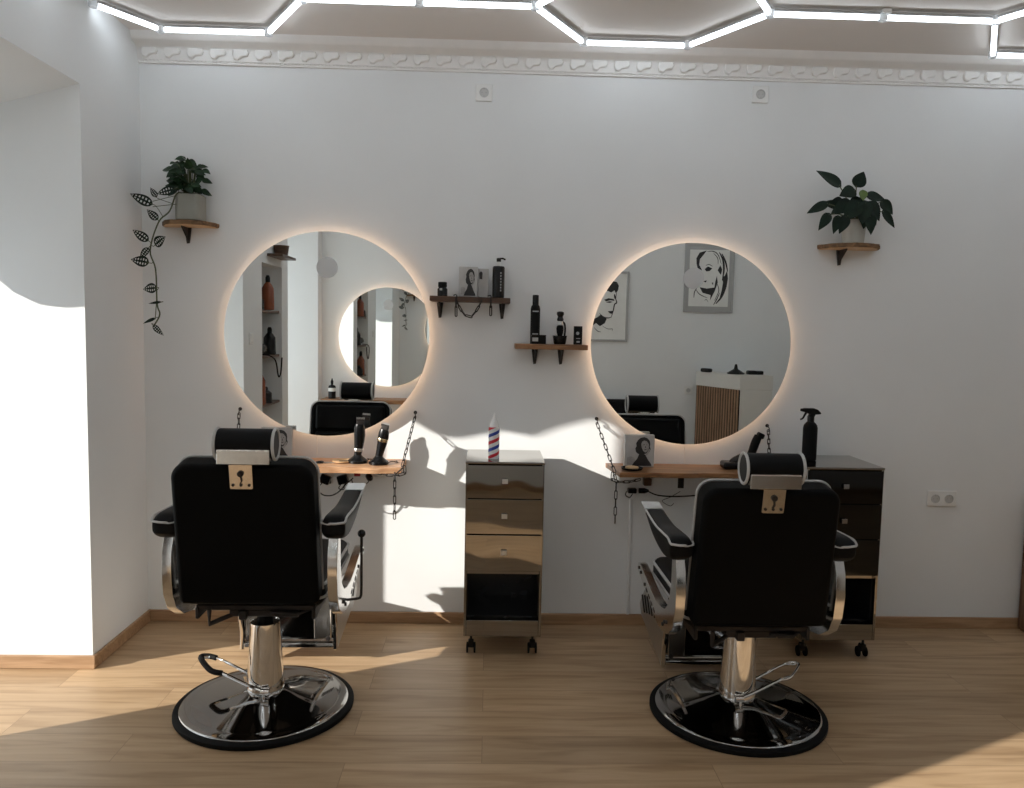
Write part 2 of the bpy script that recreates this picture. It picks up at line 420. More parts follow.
def chain_mesh(path, pitch=.034, wid=.015, wire=.0023):
    P = [Vector(p) for p in path]; mb = MB()
    seglen = [(P[i+1]-P[i]).length for i in range(len(P)-1)]; tot = sum(seglen); n = max(1, int(tot/pitch))
    def at(s):
        for i, L in enumerate(seglen):
            if s <= L or i == len(seglen)-1: return P[i].lerp(P[i+1], min(1, s/L)), (P[i+1]-P[i]).normalized()
            s -= L
    for k in range(n):
        c, d = at((k+.5)*tot/n)
        q = d.to_track_quat('Z', 'Y').to_matrix().to_4x4()
        ll = pitch*1.28; pts = []
        hl = ll/2-wid/2
        for i in range(9): a = PI*i/8; pts.append((wid/2*math.cos(a)*.8, 0, hl+wid/2*math.sin(a)))
        for i in range(9): a = PI+PI*i/8; pts.append((wid/2*math.cos(a)*.8, 0, -hl+wid/2*math.sin(a)))
        mb.tube(pts, wire, 6, True, T(*c) @ q @ RZ(R(20+90*(k % 2))))
    return mb
def hang_chain(label, hook, corner, bottom, s):
    t = thing('hanging_chain', label, 'chain', hook)
    h = Vector(hook); L = lambda p: Vector(p)-h
    q = MB().tube(smooth_path([(0, 0, 0), (0, -.016, -.002), (.002, -.028, -.012), (0, -.030, -.022), (0, -.02, -.028)], 4), .0026, 6)
    q.lathe([(.009, 0), (.009, .003), (.005, .004)], 12, RX(R(90)))
    q.build('wall_hook', M['iron'], t)
    c = L(corner); b = L(bottom)
    links = chain_mesh([Vector((0, -.022, -.02)), c+Vector((0, -.006, .0))]); links.build('chain_links', M['iron'], t)
    lo = chain_mesh([c+Vector((0, -.008, -.012)), c+Vector((b.x-c.x, -.012, -.045)), b]); lo.build('chain_tail', M['iron'], t)
    wrap = chain_mesh([c+Vector((s*.010, .004, -.004)), c+Vector((s*.012, .0, -.036)), c+Vector((-s*.02, -.008, -.046)), c+Vector((-s*.07, .01, -.048)), c+Vector((-s*.13, .04, -.042))], .03)
    wrap.build('chain_wrap', M['iron'], t)
hang_chain('dark chain on the right end of the left worktop, over bright sunlit wall', (-.363, 0, 1.082), (-.398, -.262, .858), (-.432, -.270, .605), 1)
hang_chain('dark chain behind the headrest of the left barber chair', (-1.232, 0, 1.085), (-1.165, -.262, .858), (-1.168, -.270, .62), -1)
hang_chain('dark chain on the left end of the right worktop beside the photo box', (.548, 0, 1.066), (.606, -.262, .842), (.613, -.272, .598), -1)
hang_chain('dark chain behind the headrest of the right barber chair', (1.418, 0, 1.045), (1.345, -.268, .850), (1.348, -.276, .62), 1)

# ------------------------------------------------------------------ small wall shelves
def wedge_bracket(parent, x, m):
    q = MB().prism([(-.016, 0), (.016, 0), (.007, -.074), (-.006, -.076)], .012, XZ @ T(x, 0, 0), .002, 1, zc=.008)
    q.prism([(-.002, 0), (-.09, 0), (-.09, -.006), (-.012, -.060), (-.002, -.07)], .007, YZ, .001, 1, zc=x)
    for dz in (-.02, -.055): q.lathe([(.004, 0), (.003, .003), (0, .003)], 10, T(x, -.014, dz) @ RX(R(90)))
    return q.build('bracket', m, parent)
def plank_shelf(label, x0, x1, z, depth, brs, m, seed, tilt=0.):
    rnd = random.Random(seed); t = thing('wall_shelf', label, 'shelf', ((x0+x1)/2, 0, z))
    L = x1-x0; n = 14
    fr = [(lerp(-L/2, L/2, i/n), -depth+rnd.uniform(-.005, .005)) for i in range(n+1)]
    MB().prism([(-L/2, -.002)]+fr+[(L/2, -.002)], .025, RY(tilt) @ T(0, 0, -.0125), .003, 2).build('plank', m, t)
    for x in brs: wedge_bracket(t, x-(x0+x1)/2, M['iron']).location = (0, 0, -.026)
    return t
plank_shelf('upper dark wooden shelf between the mirrors, with chain beneath', -.288, .098, 1.658, .14, (-.246, .061), M['shelfwood'], 1, R(.6))
plank_shelf('lower brown wooden shelf between the mirrors, holding tall canister', .126, .478, 1.438, .14, (.228, .358), M['slab2'], 2)
# chain draped under the upper shelf
def shelf_chain():
    t = thing('shelf_chain', 'short dark chain looped below the upper shelf', 'chain', (-.09, -.15, 1.64))
    dr = [Vector((lerp(-.07, .05, i/10), 0, -.075*(1-(2*i/10-1)**2)-.0)) for i in range(11)]
    chain_mesh(dr, .026, .011, .0027).build('draped_links', M['iron'], t)
    chain_mesh([(-.072, -.004, .012), (-.070, -.004, -.075)], .038, .012, .0027).build('hanging_links', M['iron'], t)
    chain_mesh([(.094, -.004, .012), (.095, -.004, -.066)], .038, .012, .0027).build('hanging_links', M['iron'], t)
    for x in (-.072, .092):
        MB().tube(smooth_path([(x-.012, .02, .024), (x, .005, .026), (x+.004, -.006, .016), (x, -.004, .004)], 4), .0032, 6).build('hook', M['iron'], t)
shelf_chain()

# jar, boxes, pump bottle on the upper shelf
t = thing('small_jar', 'small black lidded jar on the left end of the upper shelf', 'jar', (-.231, -.08, 1.6605))
MB().lathe([(.022, 0), (.0245, .003), (.0245, .034), (.019, .041), (.017, .043)], 28).build('glass_body', M['black'], t)
MB().lathe([(.020, .043), (.0215, .046), (.0215, .065), (.019, .068), (0, .068)], 28).build('lid', M['matte'], t)
MB().box((-.006, -.0245, .032), (.012, .002, .010), .0005, 1).build('label', M['print'], t)['label'] = 'small pale label'

def portrait(parent, w, h, y, flip=1):
    """dark haired head and shoulders printed on a pale card of size w x h, standing on z=0; printed face looks along -y"""
    f = lambda pts: [(flip*a*w, b*h) for a, b in pts]
    def sh(pts, k, m, nm):
        MB().prism(f(pts), .0005, XZ, zc=-y+.0004*k).build(nm, m, parent, smooth=False)
    sh([(-.46, .04), (.46, .04), (.46, .96), (-.46, .96)], 0, M['print'], 'printed_face')
    hair = [(-.06, .42), (-.13, .48), (-.15, .58), (-.11, .66), (-.13, .74), (-.07, .84), (.02, .91), (.14, .935), (.25, .90), (.33, .82), (.355, .72), (.34, .64), (.37, .56), (.33, .47), (.20, .42), (.05, .38)]
    sh(hair, 1, M['ink'], 'printed_hair')
    body = [(-.26, .04), (-.18, .16), (-.08, .26), (-.02, .40), (.10, .44), (.20, .38), (.30, .22), (.40, .10), (.42, .04)]
    sh(body, 2, M['ink'], 'printed_clothes')
    face = [(.07, .79), (.14, .83), (.23, .81), (.30, .72), (.31, .60), (.26, .50), (.19, .455), (.12, .50), (.06, .62), (.045, .72)]
    sh(face, 3, M['skinprint'], 'printed_cheek')
    for e in ([(.11, .70), (.16, .715), (.16, .695), (.12, .69)], [(.21, .705), (.26, .70), (.25, .685), (.21, .69)], [(.15, .555), (.23, .56), (.22, .54), (.17, .535)], [(.185, .66), (.20, .66), (.205, .60), (.18, .60)]):
        sh(e, 4, M['ink'], 'printed_feature')
    sh([(.24, .36), (.32, .46), (.35, .56), (.31, .57), (.26, .48), (.20, .40)], 4, M['skinprint'], 'printed_hand')
    sh([(-.42, .30), (-.30, .34), (-.18, .30), (-.14, .18), (-.24, .08), (-.42, .08)], 1, M['skinprint'], 'printed_backdrop')
def photo_box(label, loc, w, h, d, rotz=0., flip=1):
    t = thing('photo_box', label, 'box', loc, rotz)
    MB().box((0, 0, h/2), (w, d, h), .002, 1).build('carton', M['print'], t)
    portrait(t, w, h, -d/2-.0006, flip)
    return t
photo_box('pale photo print box on the upper shelf with dark haired portrait', (-.107, -.075, 1.659), .090, .145, .03, R(3), .95)
t = thing('product_carton', 'plain pale carton behind the photo box on the upper shelf', 'box', (-.034, -.045, 1.6585))
MB().box((0, 0, .070), (.052, .03, .140), .0015, 1).build('carton', M['print'], t)
MB().prism([(-.018, .09), (-.005, .088), (-.004, .12), (-.012, .128), (-.020, .118)], .0006, XZ, zc=.0155).build('printed_mark', M['ink'], t)
t = thing('pump_bottle', 'tall black pump bottle on the right end of the upper shelf', 'bottle', (.040, -.078, 1.6575))
MB().lathe([(.026, 0), (.0295, .003), (.0295, .146), (.026, .152), (.010, .154)], 32).build('bottle_body', M['black'], t)
MB().lathe([(.0085, .153), (.0085, .176), (.006, .178)], 16).build('pump_neck', M['white'], t)['label'] = 'white pump neck'
q = MB().lathe([(.009, .174), (.011, .176), (.011, .190), (.006, .193)], 16); q.tube(smooth_path([(0, 0, .188), (.018, -.004, .190), (.032, -.008, .184)], 4), .0042, 8)
q.build('pump_head', M['black'], t)
q = MB()
for k in range(7): q.box((.011, -.0285, .035+.014*k), (.006, .001, .008), .0003, 1)
q.build('label_lettering', M['grey'], t)

# lower shelf products
zs = 1.4385
t = thing('spray_canister', 'tall black narrow necked canister on the lower shelf', 'canister', (.224, -.062, zs))
MB().lathe([(.022, 0), (.0235, .003), (.0235, .170), (.021, .182), (.0155, .190)], 32).build('can_body', M['matte'], t)
MB().lathe([(.0155, .190), (.0155, .234), (.0135, .238), (0, .238)], 24).build('cap', M['black'], t)
q = MB(); q.box((0, -.0232, .158), (.030, .001, .006), .0003, 1); q.box((0, -.0232, .048), (.028, .001, .006), .0003, 1)
q.build('label_stripe', M['grey'], t)
t = thing('small_tin', 'small black square tin in front of the tall canister', 'tin', (.239, -.116, zs))
MB().box((0, 0, .020), (.070, .036, .040), .003, 2).build('tin_body', M['matte'], t)
MB().box((-.017, -.0185, .022), (.028, .001, .018), .0003, 1).build('pale_label', M['print'], t)['label'] = 'pale label'
MB().box((0, 0, .0415), (.071, .037, .005), .002, 2).build('lid', M['black'], t)
t = thing('shaving_brush_set', 'black shaving brush on stand above bowl on the lower shelf', 'shaving brush', (.346, -.075, zs))
MB().lathe([(.026, 0), (.030, .004), (.035, .040), (.036, .042), (.031, .041), (.027, .012), (0, .010)], 28).build('bowl', M['black'], t)
q = MB().tube(smooth_path([(.022, .012, .02), (.026, .014, .07), (.022, .012, .10), (.008, .006, .112)], 5), .005, 8); q.build('stand', M['black'], t)
MB().lathe([(.010, .038), (.016, .055), (.0185, .075), (.017, .088), (.010, .094)], 20).build('bristles', M['leather'], t)
MB().lathe([(.011, .092), (.015, .096), (.013, .112), (.011, .113)], 20).build('ferrule', M['silver'], t)['label'] = 'silver ferrule'
MB().lathe([(.011, .112), (.017, .118), (.015, .126), (.012, .134), (.018, .146), (.017, .156), (.009, .160), (0, .160)], 20).build('handle', M['black'], t)
t = thing('small_carton', 'small black upright carton on the right end of the lower shelf', 'box', (.434, -.078, zs))
MB().box((0, 0, .045), (.040, .030, .090), .0015, 1).build('carton', M['matte'], t)
q = MB().lathe([(.008, 0), (.008, .0008), (0, .0008)], 20, T(-.003, -.0148, .055) @ RX(R(90))); q.box((0, -.0152, .014), (.016, .0008, .008)); q.box((0, -.0152, .030), (.020, .0008, .004))
q.build('printed_marks', M['grey'], t)

# ------------------------------------------------------------------ plants
def leaf_vf(L, W, cup=.25, droop=.3, nu=10, nv=6, holes=False, shape=0.):
    vs = []; fs = []
    for i in range(nu+1):
        u = i/nu
        w = W/2*(math.sin(PI*min(1, u**(.72+shape)))**.85)*(1-.15*u) if 0 < u < 1 else 0.0008
        for j in range(nv+1):
            v = j/nv*2-1
            vs.append((v*w, u*L, -droop*L*u*u+cup*abs(v)*w))
    for i in range(nu):
        for j in range(nv):
            if holes and 0 < j < nv-1 and 1 < i < nu-1 and i % 2 == 0 and abs(j-(nv-1)/2) > 1.2 and j not in (1, nv-2): continue
            a = i*(nv+1)+j; fs.append((a, a+1, a+nv+2, a+nv+1))
    return vs, fs
def put_leaf(mb, base, tip, W, face=(0, -1, .25), mi=0, **k):
    """leaf from base to tip, upper side towards `face`"""
    b = Vector(base); d = Vector(tip)-b; L = d.length; y = d.normalized()
    z = Vector(face); z = (z-y*z.dot(y)).normalized(); x = y.cross(z)
    m_ = Matrix(((x.x, y.x, z.x, b.x), (x.y, y.y, z.y, b.y), (x.z, y.z, z.z, b.z), (0, 0, 0, 1)))
    vs, fs = leaf_vf(L, W, **k); mb.add(vs, fs, m_, mi)
def log_slice(label, loc, w, d, bx, seed):
    rnd = random.Random(seed); t = thing('plant_shelf', label, 'shelf', loc)
    out = []
    for i in range(25):
        a = PI*i/24; k = 1+rnd.uniform(-.05, .05); out.append((w/2*math.cos(a)*k, -d*math.sin(a)*k-.002))
    inn = [(x*.95, y*.95) for x, y in out]
    MB().prism(out, .020, T(0, 0, -.010), .004, 2).build('bark_rim', M['bark'], t)
    MB().prism(inn, .0225, T(0, 0, -.0105), .001, 1).build('cut_wood', M['cutwood'], t)
    wedge_bracket(t, bx, M['iron']).location = (0, 0, -.022)
log_slice('half round wood slice shelf under the trailing plant at left', (-1.455, 0, 1.990), .265, .15, -.02, 4)
log_slice('half round wood slice shelf under the broad leaved plant at right', (1.775, 0, 1.955), .30, .16, -.035, 8)

def right_plant():
    t = thing('potted_plant', 'broad dark leaved plant in pale pot on the right wall', 'plant', (1.770, -.085, 1.9565))
    MB().lathe([(.046, 0), (.050, .004), (.058, .105), (.060, .112), (.055, .112), (.053, .098), (0, .098)], 36).build('pot', M['pot2'], t)
    MB().lathe([(.053, .092), (.03, .102), (0, .104)], 24).build('soil', M['soil'], t)
    o = Vector((1.790, -.085, 1.9565)); lv = MB(); st = MB()
    L = [((1.703, 2.224), (1.58, 2.299), .062, -.12), ((1.782, 2.226), (1.815, 2.300), .074, -.10), ((1.765, 2.205), (1.685, 2.178), .075, -.14), ((1.794, 2.206), (1.796, 2.155), .045, -.15),
         ((1.63, 2.141), (1.525, 2.090), .050, -.16), ((1.823, 2.187), (1.925, 2.165), .058, -.12), ((1.89, 2.160), (1.950, 2.095), .060, -.14), ((1.885, 2.110), (1.948, 2.028), .042, -.17),
         ((1.632, 2.09), (1.580, 2.008), .052, -.17), ((1.665, 2.078), (1.645, 1.990), .050, -.19), ((1.705, 2.078), (1.672, 1.992), .058, -.19), ((1.825, 2.085), (1.822, 2.003), .060, -.18),
         ((1.745, 2.15), (1.645, 2.09), .075, -.15), ((1.775, 2.15), (1.70, 2.055), .085, -.17), ((1.80, 2.15), (1.78, 2.04), .080, -.18), ((1.815, 2.15), (1.875, 2.06), .080, -.17),
         ((1.80, 2.17), (1.74, 2.10), .080, -.13), ((1.76, 2.12), (1.86, 2.15), .070, -.12), ((1.72, 2.13), (1.62, 2.15), .055, -.10), ((1.835, 2.10), (1.845, 1.995), .055, -.15), ((1.855, 2.13), (1.90, 2.05), .060, -.08), ((1.81, 2.09), (1.80, 2.02), .050, -.16), ((1.78, 2.17), (1.85, 2.10), .07, -.06), ((1.75, 2.16), (1.68, 2.16), .06, -.05)]
    for i, (b, p, W, y) in enumerate(L):
        bb_ = Vector((b[0], y, b[1]))-o; tp = Vector((p[0], y-.012, p[1]))-o
        put_leaf(lv, bb_, tp, W, (random.uniform(-.3, .3), -1, .35), 1 if i == 3 else 0, cup=.22, droop=.10, shape=random.uniform(-.05, .08))
        st.tube(smooth_path([(random.uniform(-.015, .015), random.uniform(-.01, .01), .10), (bb_*.55+Vector((0, 0, .06))), bb_+(tp-bb_)*.1], 4), .0026, 6)
    lv.build('foliage', [M['leaf'], M['leaf2']], t, sharp=70); st.build('stems', M['stem'], t)
right_plant()
def left_plant():
    o = Vector((-1.432, -.085, 1.9915))
    t = thing('potted_plant', 'trailing vine with holed leaves in pale pot, left corner', 'plant', o)
    MB().prism(rrect(.118, .118, .025), .120, T(0, 0, .060), .004, 2).build('pot', M['pot'], t)
    MB().prism(rrect(.104, .104, .02), .006, T(0, 0, .1205)).build('soil', M['soil'], t)
    lv = MB(); st = MB(); rnd = random.Random(11)
    for i in range(84):
        a = rnd.uniform(0, 2*PI); r = rnd.uniform(.005, .072); zz = .135+rnd.uniform(0, .165)*(1-r*3.5)
        c = Vector((r*math.cos(a)*1.0-.012, -.012+r*math.sin(a)*.75, zz))
        d = Vector((math.cos(a)+rnd.uniform(-.5, .5), math.sin(a)*.7+rnd.uniform(-.4, .3), rnd.uniform(-.7, .45))).normalized()
        ln = rnd.uniform(.038, .056)
        put_leaf(lv, c, c+d*ln, rnd.uniform(.034, .048), (rnd.uniform(-.5, .5), -.8, .7), 0, cup=.2, droop=.2)
        st.tube(smooth_path([(c.x*.3, c.y*.3, .12), c*.7+Vector((0, 0, .05)), c], 3), .0016, 5)
    lv.build('bushy_foliage', M['leafL'], t, sharp=70)
    W = lambda p, y=-.15: Vector((p[0], y, p[1]))-o
    vine = smooth_path([W((-1.45, 2.115), -.10), W((-1.473, 2.108)), W((-1.507, 2.027)), W((-1.559, 1.974)), W((-1.60, 1.844)), W((-1.576, 1.753)), W((-1.572, 1.596)), W((-1.56, 1.544)), W((-1.585, 1.495))], 5)
    st.tube(vine, .0034, 6)
    st.tube(smooth_path([W((-1.572, 1.67)), W((-1.575, 1.60)), W((-1.582, 1.52))], 4), .002, 6)
    vl = MB()
    for b, p, w in [((-1.585, 2.055), (-1.684, 2.102), .052), ((-1.562, 1.985), (-1.606, 2.030), .040), ((-1.607, 1.886), (-1.674, 1.936), .046), ((-1.578, 1.868), (-1.526, 1.908), .060), ((-1.606, 1.855), (-1.645, 1.800), .042), ((-1.606, 1.785), (-1.685, 1.799), .056),
                    ((-1.572, 1.669), (-1.630, 1.661), .052), ((-1.552, 1.603), (-1.606, 1.594), .014), ((-1.580, 1.526), (-1.634, 1.501), .018), ((-1.593, 1.493), (-1.541, 1.446), .030), ((-1.478, 2.130), (-1.560, 2.105), .050), ((-1.565, 2.09), (-1.59, 2.13), .03)]:
        B = W(b); Pp = W(p, -.165)
        put_leaf(vl, B, Pp, w, (rnd.uniform(-.3, .3), -1, .2), 0, cup=.1, droop=.08, nu=14, nv=10, holes=w > .025)
        st.tube(smooth_path([min(vine, key=lambda q: (q-B).length), B.lerp(Pp, -.15), B.lerp(Pp, .12)], 3), .0016, 5)
    for y0, z0 in ((2.10, 2.07), (2.06, 2.045)):
        st.tube([W((-1.475, y0)), W((-1.585, z0))], .0016, 5)
    vl.build('holed_vine_leaves', M['leaf'], t, sharp=70); st.build('vine_stem', M['stem'], t)
left_plant()

# ------------------------------------------------------------------ steel carts
def cart(label, x, y, front):
    t = thing('drawer_cart', label, 'cart', (x, y, 0))
    w, d, z0, z1 = .356, .36, .097, .900
    th = .012
    q = MB()
    for sx in (-1, 1): q.box((sx*(w/2-th/2), 0, (z0+z1)/2), (th, d, z1-z0), .0015, 1)
    q.box((0, d/2-th/2, (z0+z1)/2), (w-2*th, th, z1-z0)); q.box((0, 0, .135), (w-2*th, d, .076), .0015, 1); q.box((0, .01, .392), (w-2*th, d-.02, .012))
    q.build('cabinet_body', M['cart'], t)
    q = MB(); q.box((0, .02, .1755), (w-2*th-.002, d-.06, .004)); q.box((0, d/2-.016, .28), (w-2*th-.002, .006, .205))
    for sx in (-1, 1): q.box((sx*(w/2-th-.002), .01, .28), (.003, d-.04, .205))
    q.box((0, .01, .384), (w-2*th-.002, d-.04, .003))
    q.build('shelf_lining', M['cartin'], t)['label'] = 'black inside of the open shelf'
    MB().box((0, 0, z1+.004), (w+.004, d+.006, .010), .002, 2).build('top_plate', M['cart'], t)
    for i, (a, b) in enumerate(((.742, .893), (.577, .737), (.405, .572))):
        dr = MB().box((0, -d/2+.005, (a+b)/2), (w-.006, .016, b-a), .002, 2)
        dr.box((0, -d/2+.15, (a+b)/2), (w-.04, .26, (b-a)*.8))
        o = dr.build('drawer', front, t)
        k = MB(); k.box((0, -d/2-.014, (a+b)/2+.005), (.026, .004, .022), .001, 1)
        k.box((0, -d/2-.007, (a+b)/2+.005), (.012, .014, .010), .001, 1)
        k.build('handle', M['silver'] if front is M['cart'] else M['chrome_dark'], o)
    for sx in (-1, 1):
        for sy in (-1, 1):
            cx, cy = sx*(w/2-.035), sy*(d/2-.04)
            q = MB().lathe([(.017, .092), (.017, .097), (0, .097)], 16, T(cx, cy, 0)); q.lathe([(.006, .06), (.006, .094)], 10, T(cx, cy, 0))
            q.prism([(-.006, .030), (.022, .026), (.028, .045), (.018, .064), (-.012, .066)], .026, YZ @ T(cy, 0, cx), .003, 1)
            c = q.build('caster', M['black'], t)
            q = MB()
            for s in (-1, 1): q.lathe([(.012, -.005), (.024, -.004), (.025, 0), (.024, .004), (.012, .005)], 20, T(cx+s*.017, cy+.010, .025) @ RY(R(90)))
            q.build('caster_wheel', M['rubber'], c)
    return t
cart('narrow polished steel drawer cart standing between the two barber chairs', .083, -.242, M['cart'])
cart('drawer cart with glossy black drawers behind the right barber chair', 1.640, -.250, M['blackgloss'])

# striped barber bottle on the cart
t = thing('striped_bottle', 'red, white and blue striped barber bottle on the middle cart', 'bottle', (.030, -.335, .9095))
MB().lathe([(.0235, 0), (.025, .003), (.025, .146), (.0235, .150), (0, .150)], 32).build('bottle_body', M['gloss_white'], t)
for k in range(2):
    vs = []; fs = []; n = 64; hh = .146; K = 14
    for i in range(n+1):
        u = i/n; a = u*2*PI*2.2+k*PI
        for j in range(K+1):
            da = -.72+1.44*j/K
            for r in (.0249, .0257): vs.append((r*math.cos(a+da), r*math.sin(a+da), .002+u*hh))
    w_ = 2*(K+1)
    for i in range(n):
        b = i*w_; c = b+w_
        for j in range(K): fs += [(b+2*j+1, b+2*j+3, c+2*j+3, c+2*j+1), (b+2*j, c+2*j, c+2*j+2, b+2*j+2)]
        fs += [(b, b+1, c+1, c), (b+2*K, c+2*K, c+2*K+1, b+2*K+1)]
    for j in range(K): fs += [(2*j, 2*j+2, 2*j+3, 2*j+1), (n*w_+2*j, n*w_+2*j+1, n*w_+2*j+3, n*w_+2*j+2)]
    o = MB().add(vs, fs).build('stripe', M['red'] if k % 2 else M['blue'], t); o['label'] = 'red stripe' if k % 2 else 'blue stripe'
MB().lathe([(.0225, .150), (.021, .158), (.010, .188), (.006, .196), (.0045, .212), (0, .213)], 24).build('cone_cap', M['gloss_white'], t)

# ------------------------------------------------------------------ things on the worktops
def clipper(name, label, loc, rotz, lean, tall, band, m2):
    t = thing(name, label, 'hair clipper', loc, rotz)
    q = MB().lathe([(.046, 0), (.048, .004), (.046, .014), (.030, .026), (.021, .034), (.018, .040), (0, .040)], 32); q.build('charging_stand', M['black'], t)
    b = T(0, 0, .036) @ RY(lean)
    q = MB(); prof = [(0, .0175, .014), (.03, .020, .016), (.07, .0245, .019), (.10, .027, .021), (tall-.045, .0255, .020), (tall-.028, .020, .016)]
    vs = []; fs = []; n = 20
    for z, rx, ry in prof:
        for k in range(n): a = 2*PI*k/n; vs.append((rx*math.cos(a)+.004*math.sin(z*18), ry*math.sin(a), z))
    for i in range(len(prof)-1):
        for k in range(n): k2 = (k+1) % n; fs.append((i*n+k, i*n+k2, (i+1)*n+k2, (i+1)*n+k))
    fs += [list(range(n-1, -1, -1)), [(len(prof)-1)*n+k for k in range(n)]]
    q.add(vs, fs, b); q.build('clipper_body', M['black'], t)
    MB().lathe([(.0200+band*.04, -.006), (.0215+band*.04, -.003), (.0215+band*.04, .006), (.0200+band*.04, .009)], 20, b @ T(.003, 0, band) @ Matrix.Diagonal((1.10, .95, 1, 1))).build('trim_band', m2, t)['label'] = 'shiny trim band'
    q = MB().box((.004, 0, tall-.022), (.036, .022, .022), .005, 2, m=b); q.box((.004, -.004, tall-.008), (.040, .010, .010), .001, 1, m=b); q.build('cutting_head', M['iron'], t)
    q = MB()
    for k in range(9): q.box((-.014+.0045*k, -.004, tall+.001), (.0022, .006, .010), m=b)
    q.build('blade_teeth', M['silver'], t)
    MB().tube(smooth_path([(.044, .01, .008), (.06, .03, .012), (.075, .06, .003), (.05, .10, .003)], 5), .0025, 6).build('power_cord', M['black'], t)
    return t
clipper('hair_trimmer', 'slim black trimmer upright in charging stand on left worktop', (-.628, -.135, .8465), R(10), R(3), .180, .026, M['silver'])
clipper('hair_clipper', 'stout black clipper with pale band, near worktop chain', (-.522, -.165, .8465), R(-15), R(11), .165, .085, M['gold'])
t = thing('scissors', 'open steel scissors lying on the left worktop', 'scissors', (-.745, -.155, .8470), R(8))
for s in (-1, 1):
    q = MB().prism([(0, -.004), (.095, 0), (0, .004)], .0022, T(0, 0, .002+.0012*s) @ RZ(R(5*s)), .0004, 1)
    q.prism([(0, -.003), (0, .003), (-.045, .004), (-.045, -.002)], .003, T(0, 0, .002+.0012*s) @ RZ(R(-7*s)))
    q.build('blade', M['silver'], t)
    pts = [(-.060+.016*math.cos(2*PI*i/20), -s*-.008*1.0+.013*math.sin(2*PI*i/20)+s*.004, .004) for i in range(20)]
    MB().tube(pts, .003, 6, True).build('finger_ring', M['black'], t)
MB().lathe([(.004, .001), (.004, .006), (0, .007)], 12).build('pivot_screw', M['gold'], t)
t = thing('wooden_ring_dish', 'round pale wooden dish beside the scissors on left worktop', 'dish', (-.700, -.125, .8465))
MB().lathe([(.030, 0), (.050, .004), (.052, .010), (.046, .010), (.040, .006), (0, .005)], 36).build('dish', M['cutwood'], t)
MB().box((.010, -.02, .010), (.05, .007, .004), .001, 1, rot=RZ(R(10))).build('comb_strip', M['black'], t)
photo_box('photo print box half hidden behind the left headrest', (-1.030, -.075, .8465), .148, .160, .03)
photo_box('photo print box standing on the right worktop, woman with dark hair', (.748, -.105, .8425), .148, .160, .03, R(4))
t = thing('round_tray', 'small dark round tray on right worktop before the photo box', 'tray', (.700, -.195, .8425))
MB().lathe([(.040, 0), (.050, .003), (.053, .012), (.050, .012), (.046, .005), (0, .004)], 36).build('dish', M['black'], t)
MB().lathe([(.030, .005), (.033, .012), (.030, .016), (0, .016)], 28).build('powder_puck', M['cutwood'], t)
t = thing('hair_clipper', 'black clipper standing tilted on right worktop by the chain', 'hair clipper', (1.285, -.115, .8425))
q = MB(); path = smooth_path([(-.085, 0, .018), (-.06, 0, .035), (-.02, 0, .05)], 5); q.tube(path, [.016+.014*i/(len(path)-1) for i in range(len(path))], 12)
q.box((-.06, 0, .018), (.13, .085, .036), .012, 3); q.build('charging_stand', M['black'], t)
q = MB(); q.tube(smooth_path([(.0, 0, .03), (.022, 0, .08), (.038, 0, .13), (.052, 0, .165)], 5), [.017, .0175, .018, .0185, .019, .0195, .020, .0205, .021, .021, .021, .021, .0205, .020, .0195, .019], 14)
q.box((.062, 0, .166), (.034, .034, .026), .006, 2, rot=RY(R(25))); q.build('clipper_body', M['leather'], t)
q = MB()
for k in range(7): q.box((.075, -.012+.004*k, .153), (.010, .002, .004), rot=RY(R(25)))
q.build('blade_teeth', M['silver'], t)
# spray bottle on the right cart
t = thing('spray_bottle', 'black trigger spray bottle standing on the right cart', 'bottle', (1.545, -.235, .9095), R(4))
MB().lathe([(.030, 0), (.0335, .004), (.0335, .155), (.030, .170), (.020, .182), (.0150, .186)], 32).build('bottle_body', M['matte'], t)
MB().lathe([(.0160, .185), (.0160, .212), (.012, .214)], 24).build('collar', M['black'], t)
MB().prism([(-.050, .247), (-.050, .236), (-.030, .230), (-.008, .222), (-.012, .210), (.014, .210), (.018, .220), (.044, .222), (.046, .228), (.030, .244), (.012, .250), (-.030, .250)], .024, XZ, .003, 2).build('spray_head', M['matte'], t)
MB().tube(smooth_path([(-.022, 0, .234), (-.030, 0, .220), (-.040, 0, .202), (-.052, 0, .196)], 4), [.006, .006, .006, .0055, .005, .005, .005, .0045, .0045, .004, .004, .004, .004], 8).build('trigger', M['matte'], t)

# ------------------------------------------------------------------ cables below the worktops
t = thing('power_strip', 'white power strip with black adapters and looping cable under left worktop', 'power strip', (-.70, -.11, .815))
MB().box((.06, 0, -.028), (.32, .045, .030), .006, 2).build('strip_body', M['white'], t)
MB().box((.070, -.024, -.026), (.030, .006, .020), .002, 1).build('red_switch', M['redp'], t)['label'] = 'red switch'
for x, r_ in ((-.085, 20), (.0, -15)):
    MB().box((x, -.020, -.052), (.050, .042, .044), .006, 2, rot=RY(R(r_))).build('adapter', M['black'], t)
MB().lathe([(.016, 0), (.016, .03), (.008, .045), (0, .046)], 16, T(.125, -.02, -.035) @ RX(R(100)) @ RY(R(20))).build('plug', M['black'], t)
q = MB()
q.tube(smooth_path([(-.10, -.02, -.07), (-.118, -.025, -.10), (-.095, -.03, -.128), (-.05, -.03, -.130), (-.01, -.025, -.105), (.015, -.02, -.07)], 6), .0030, 6)
q.tube(smooth_path([(-.005, -.03, -.072), (-.018, -.03, -.095), (.005, -.03, -.10), (.012, -.03, -.08), (.05, -.02, -.045)], 6), .0026, 6)
q.tube(smooth_path([(.14, -.02, -.04), (.11, -.03, -.075), (.06, -.02, -.085), (.04, -.02, -.05)], 6), .0024, 6)
q.build('cable', M['black'], t)
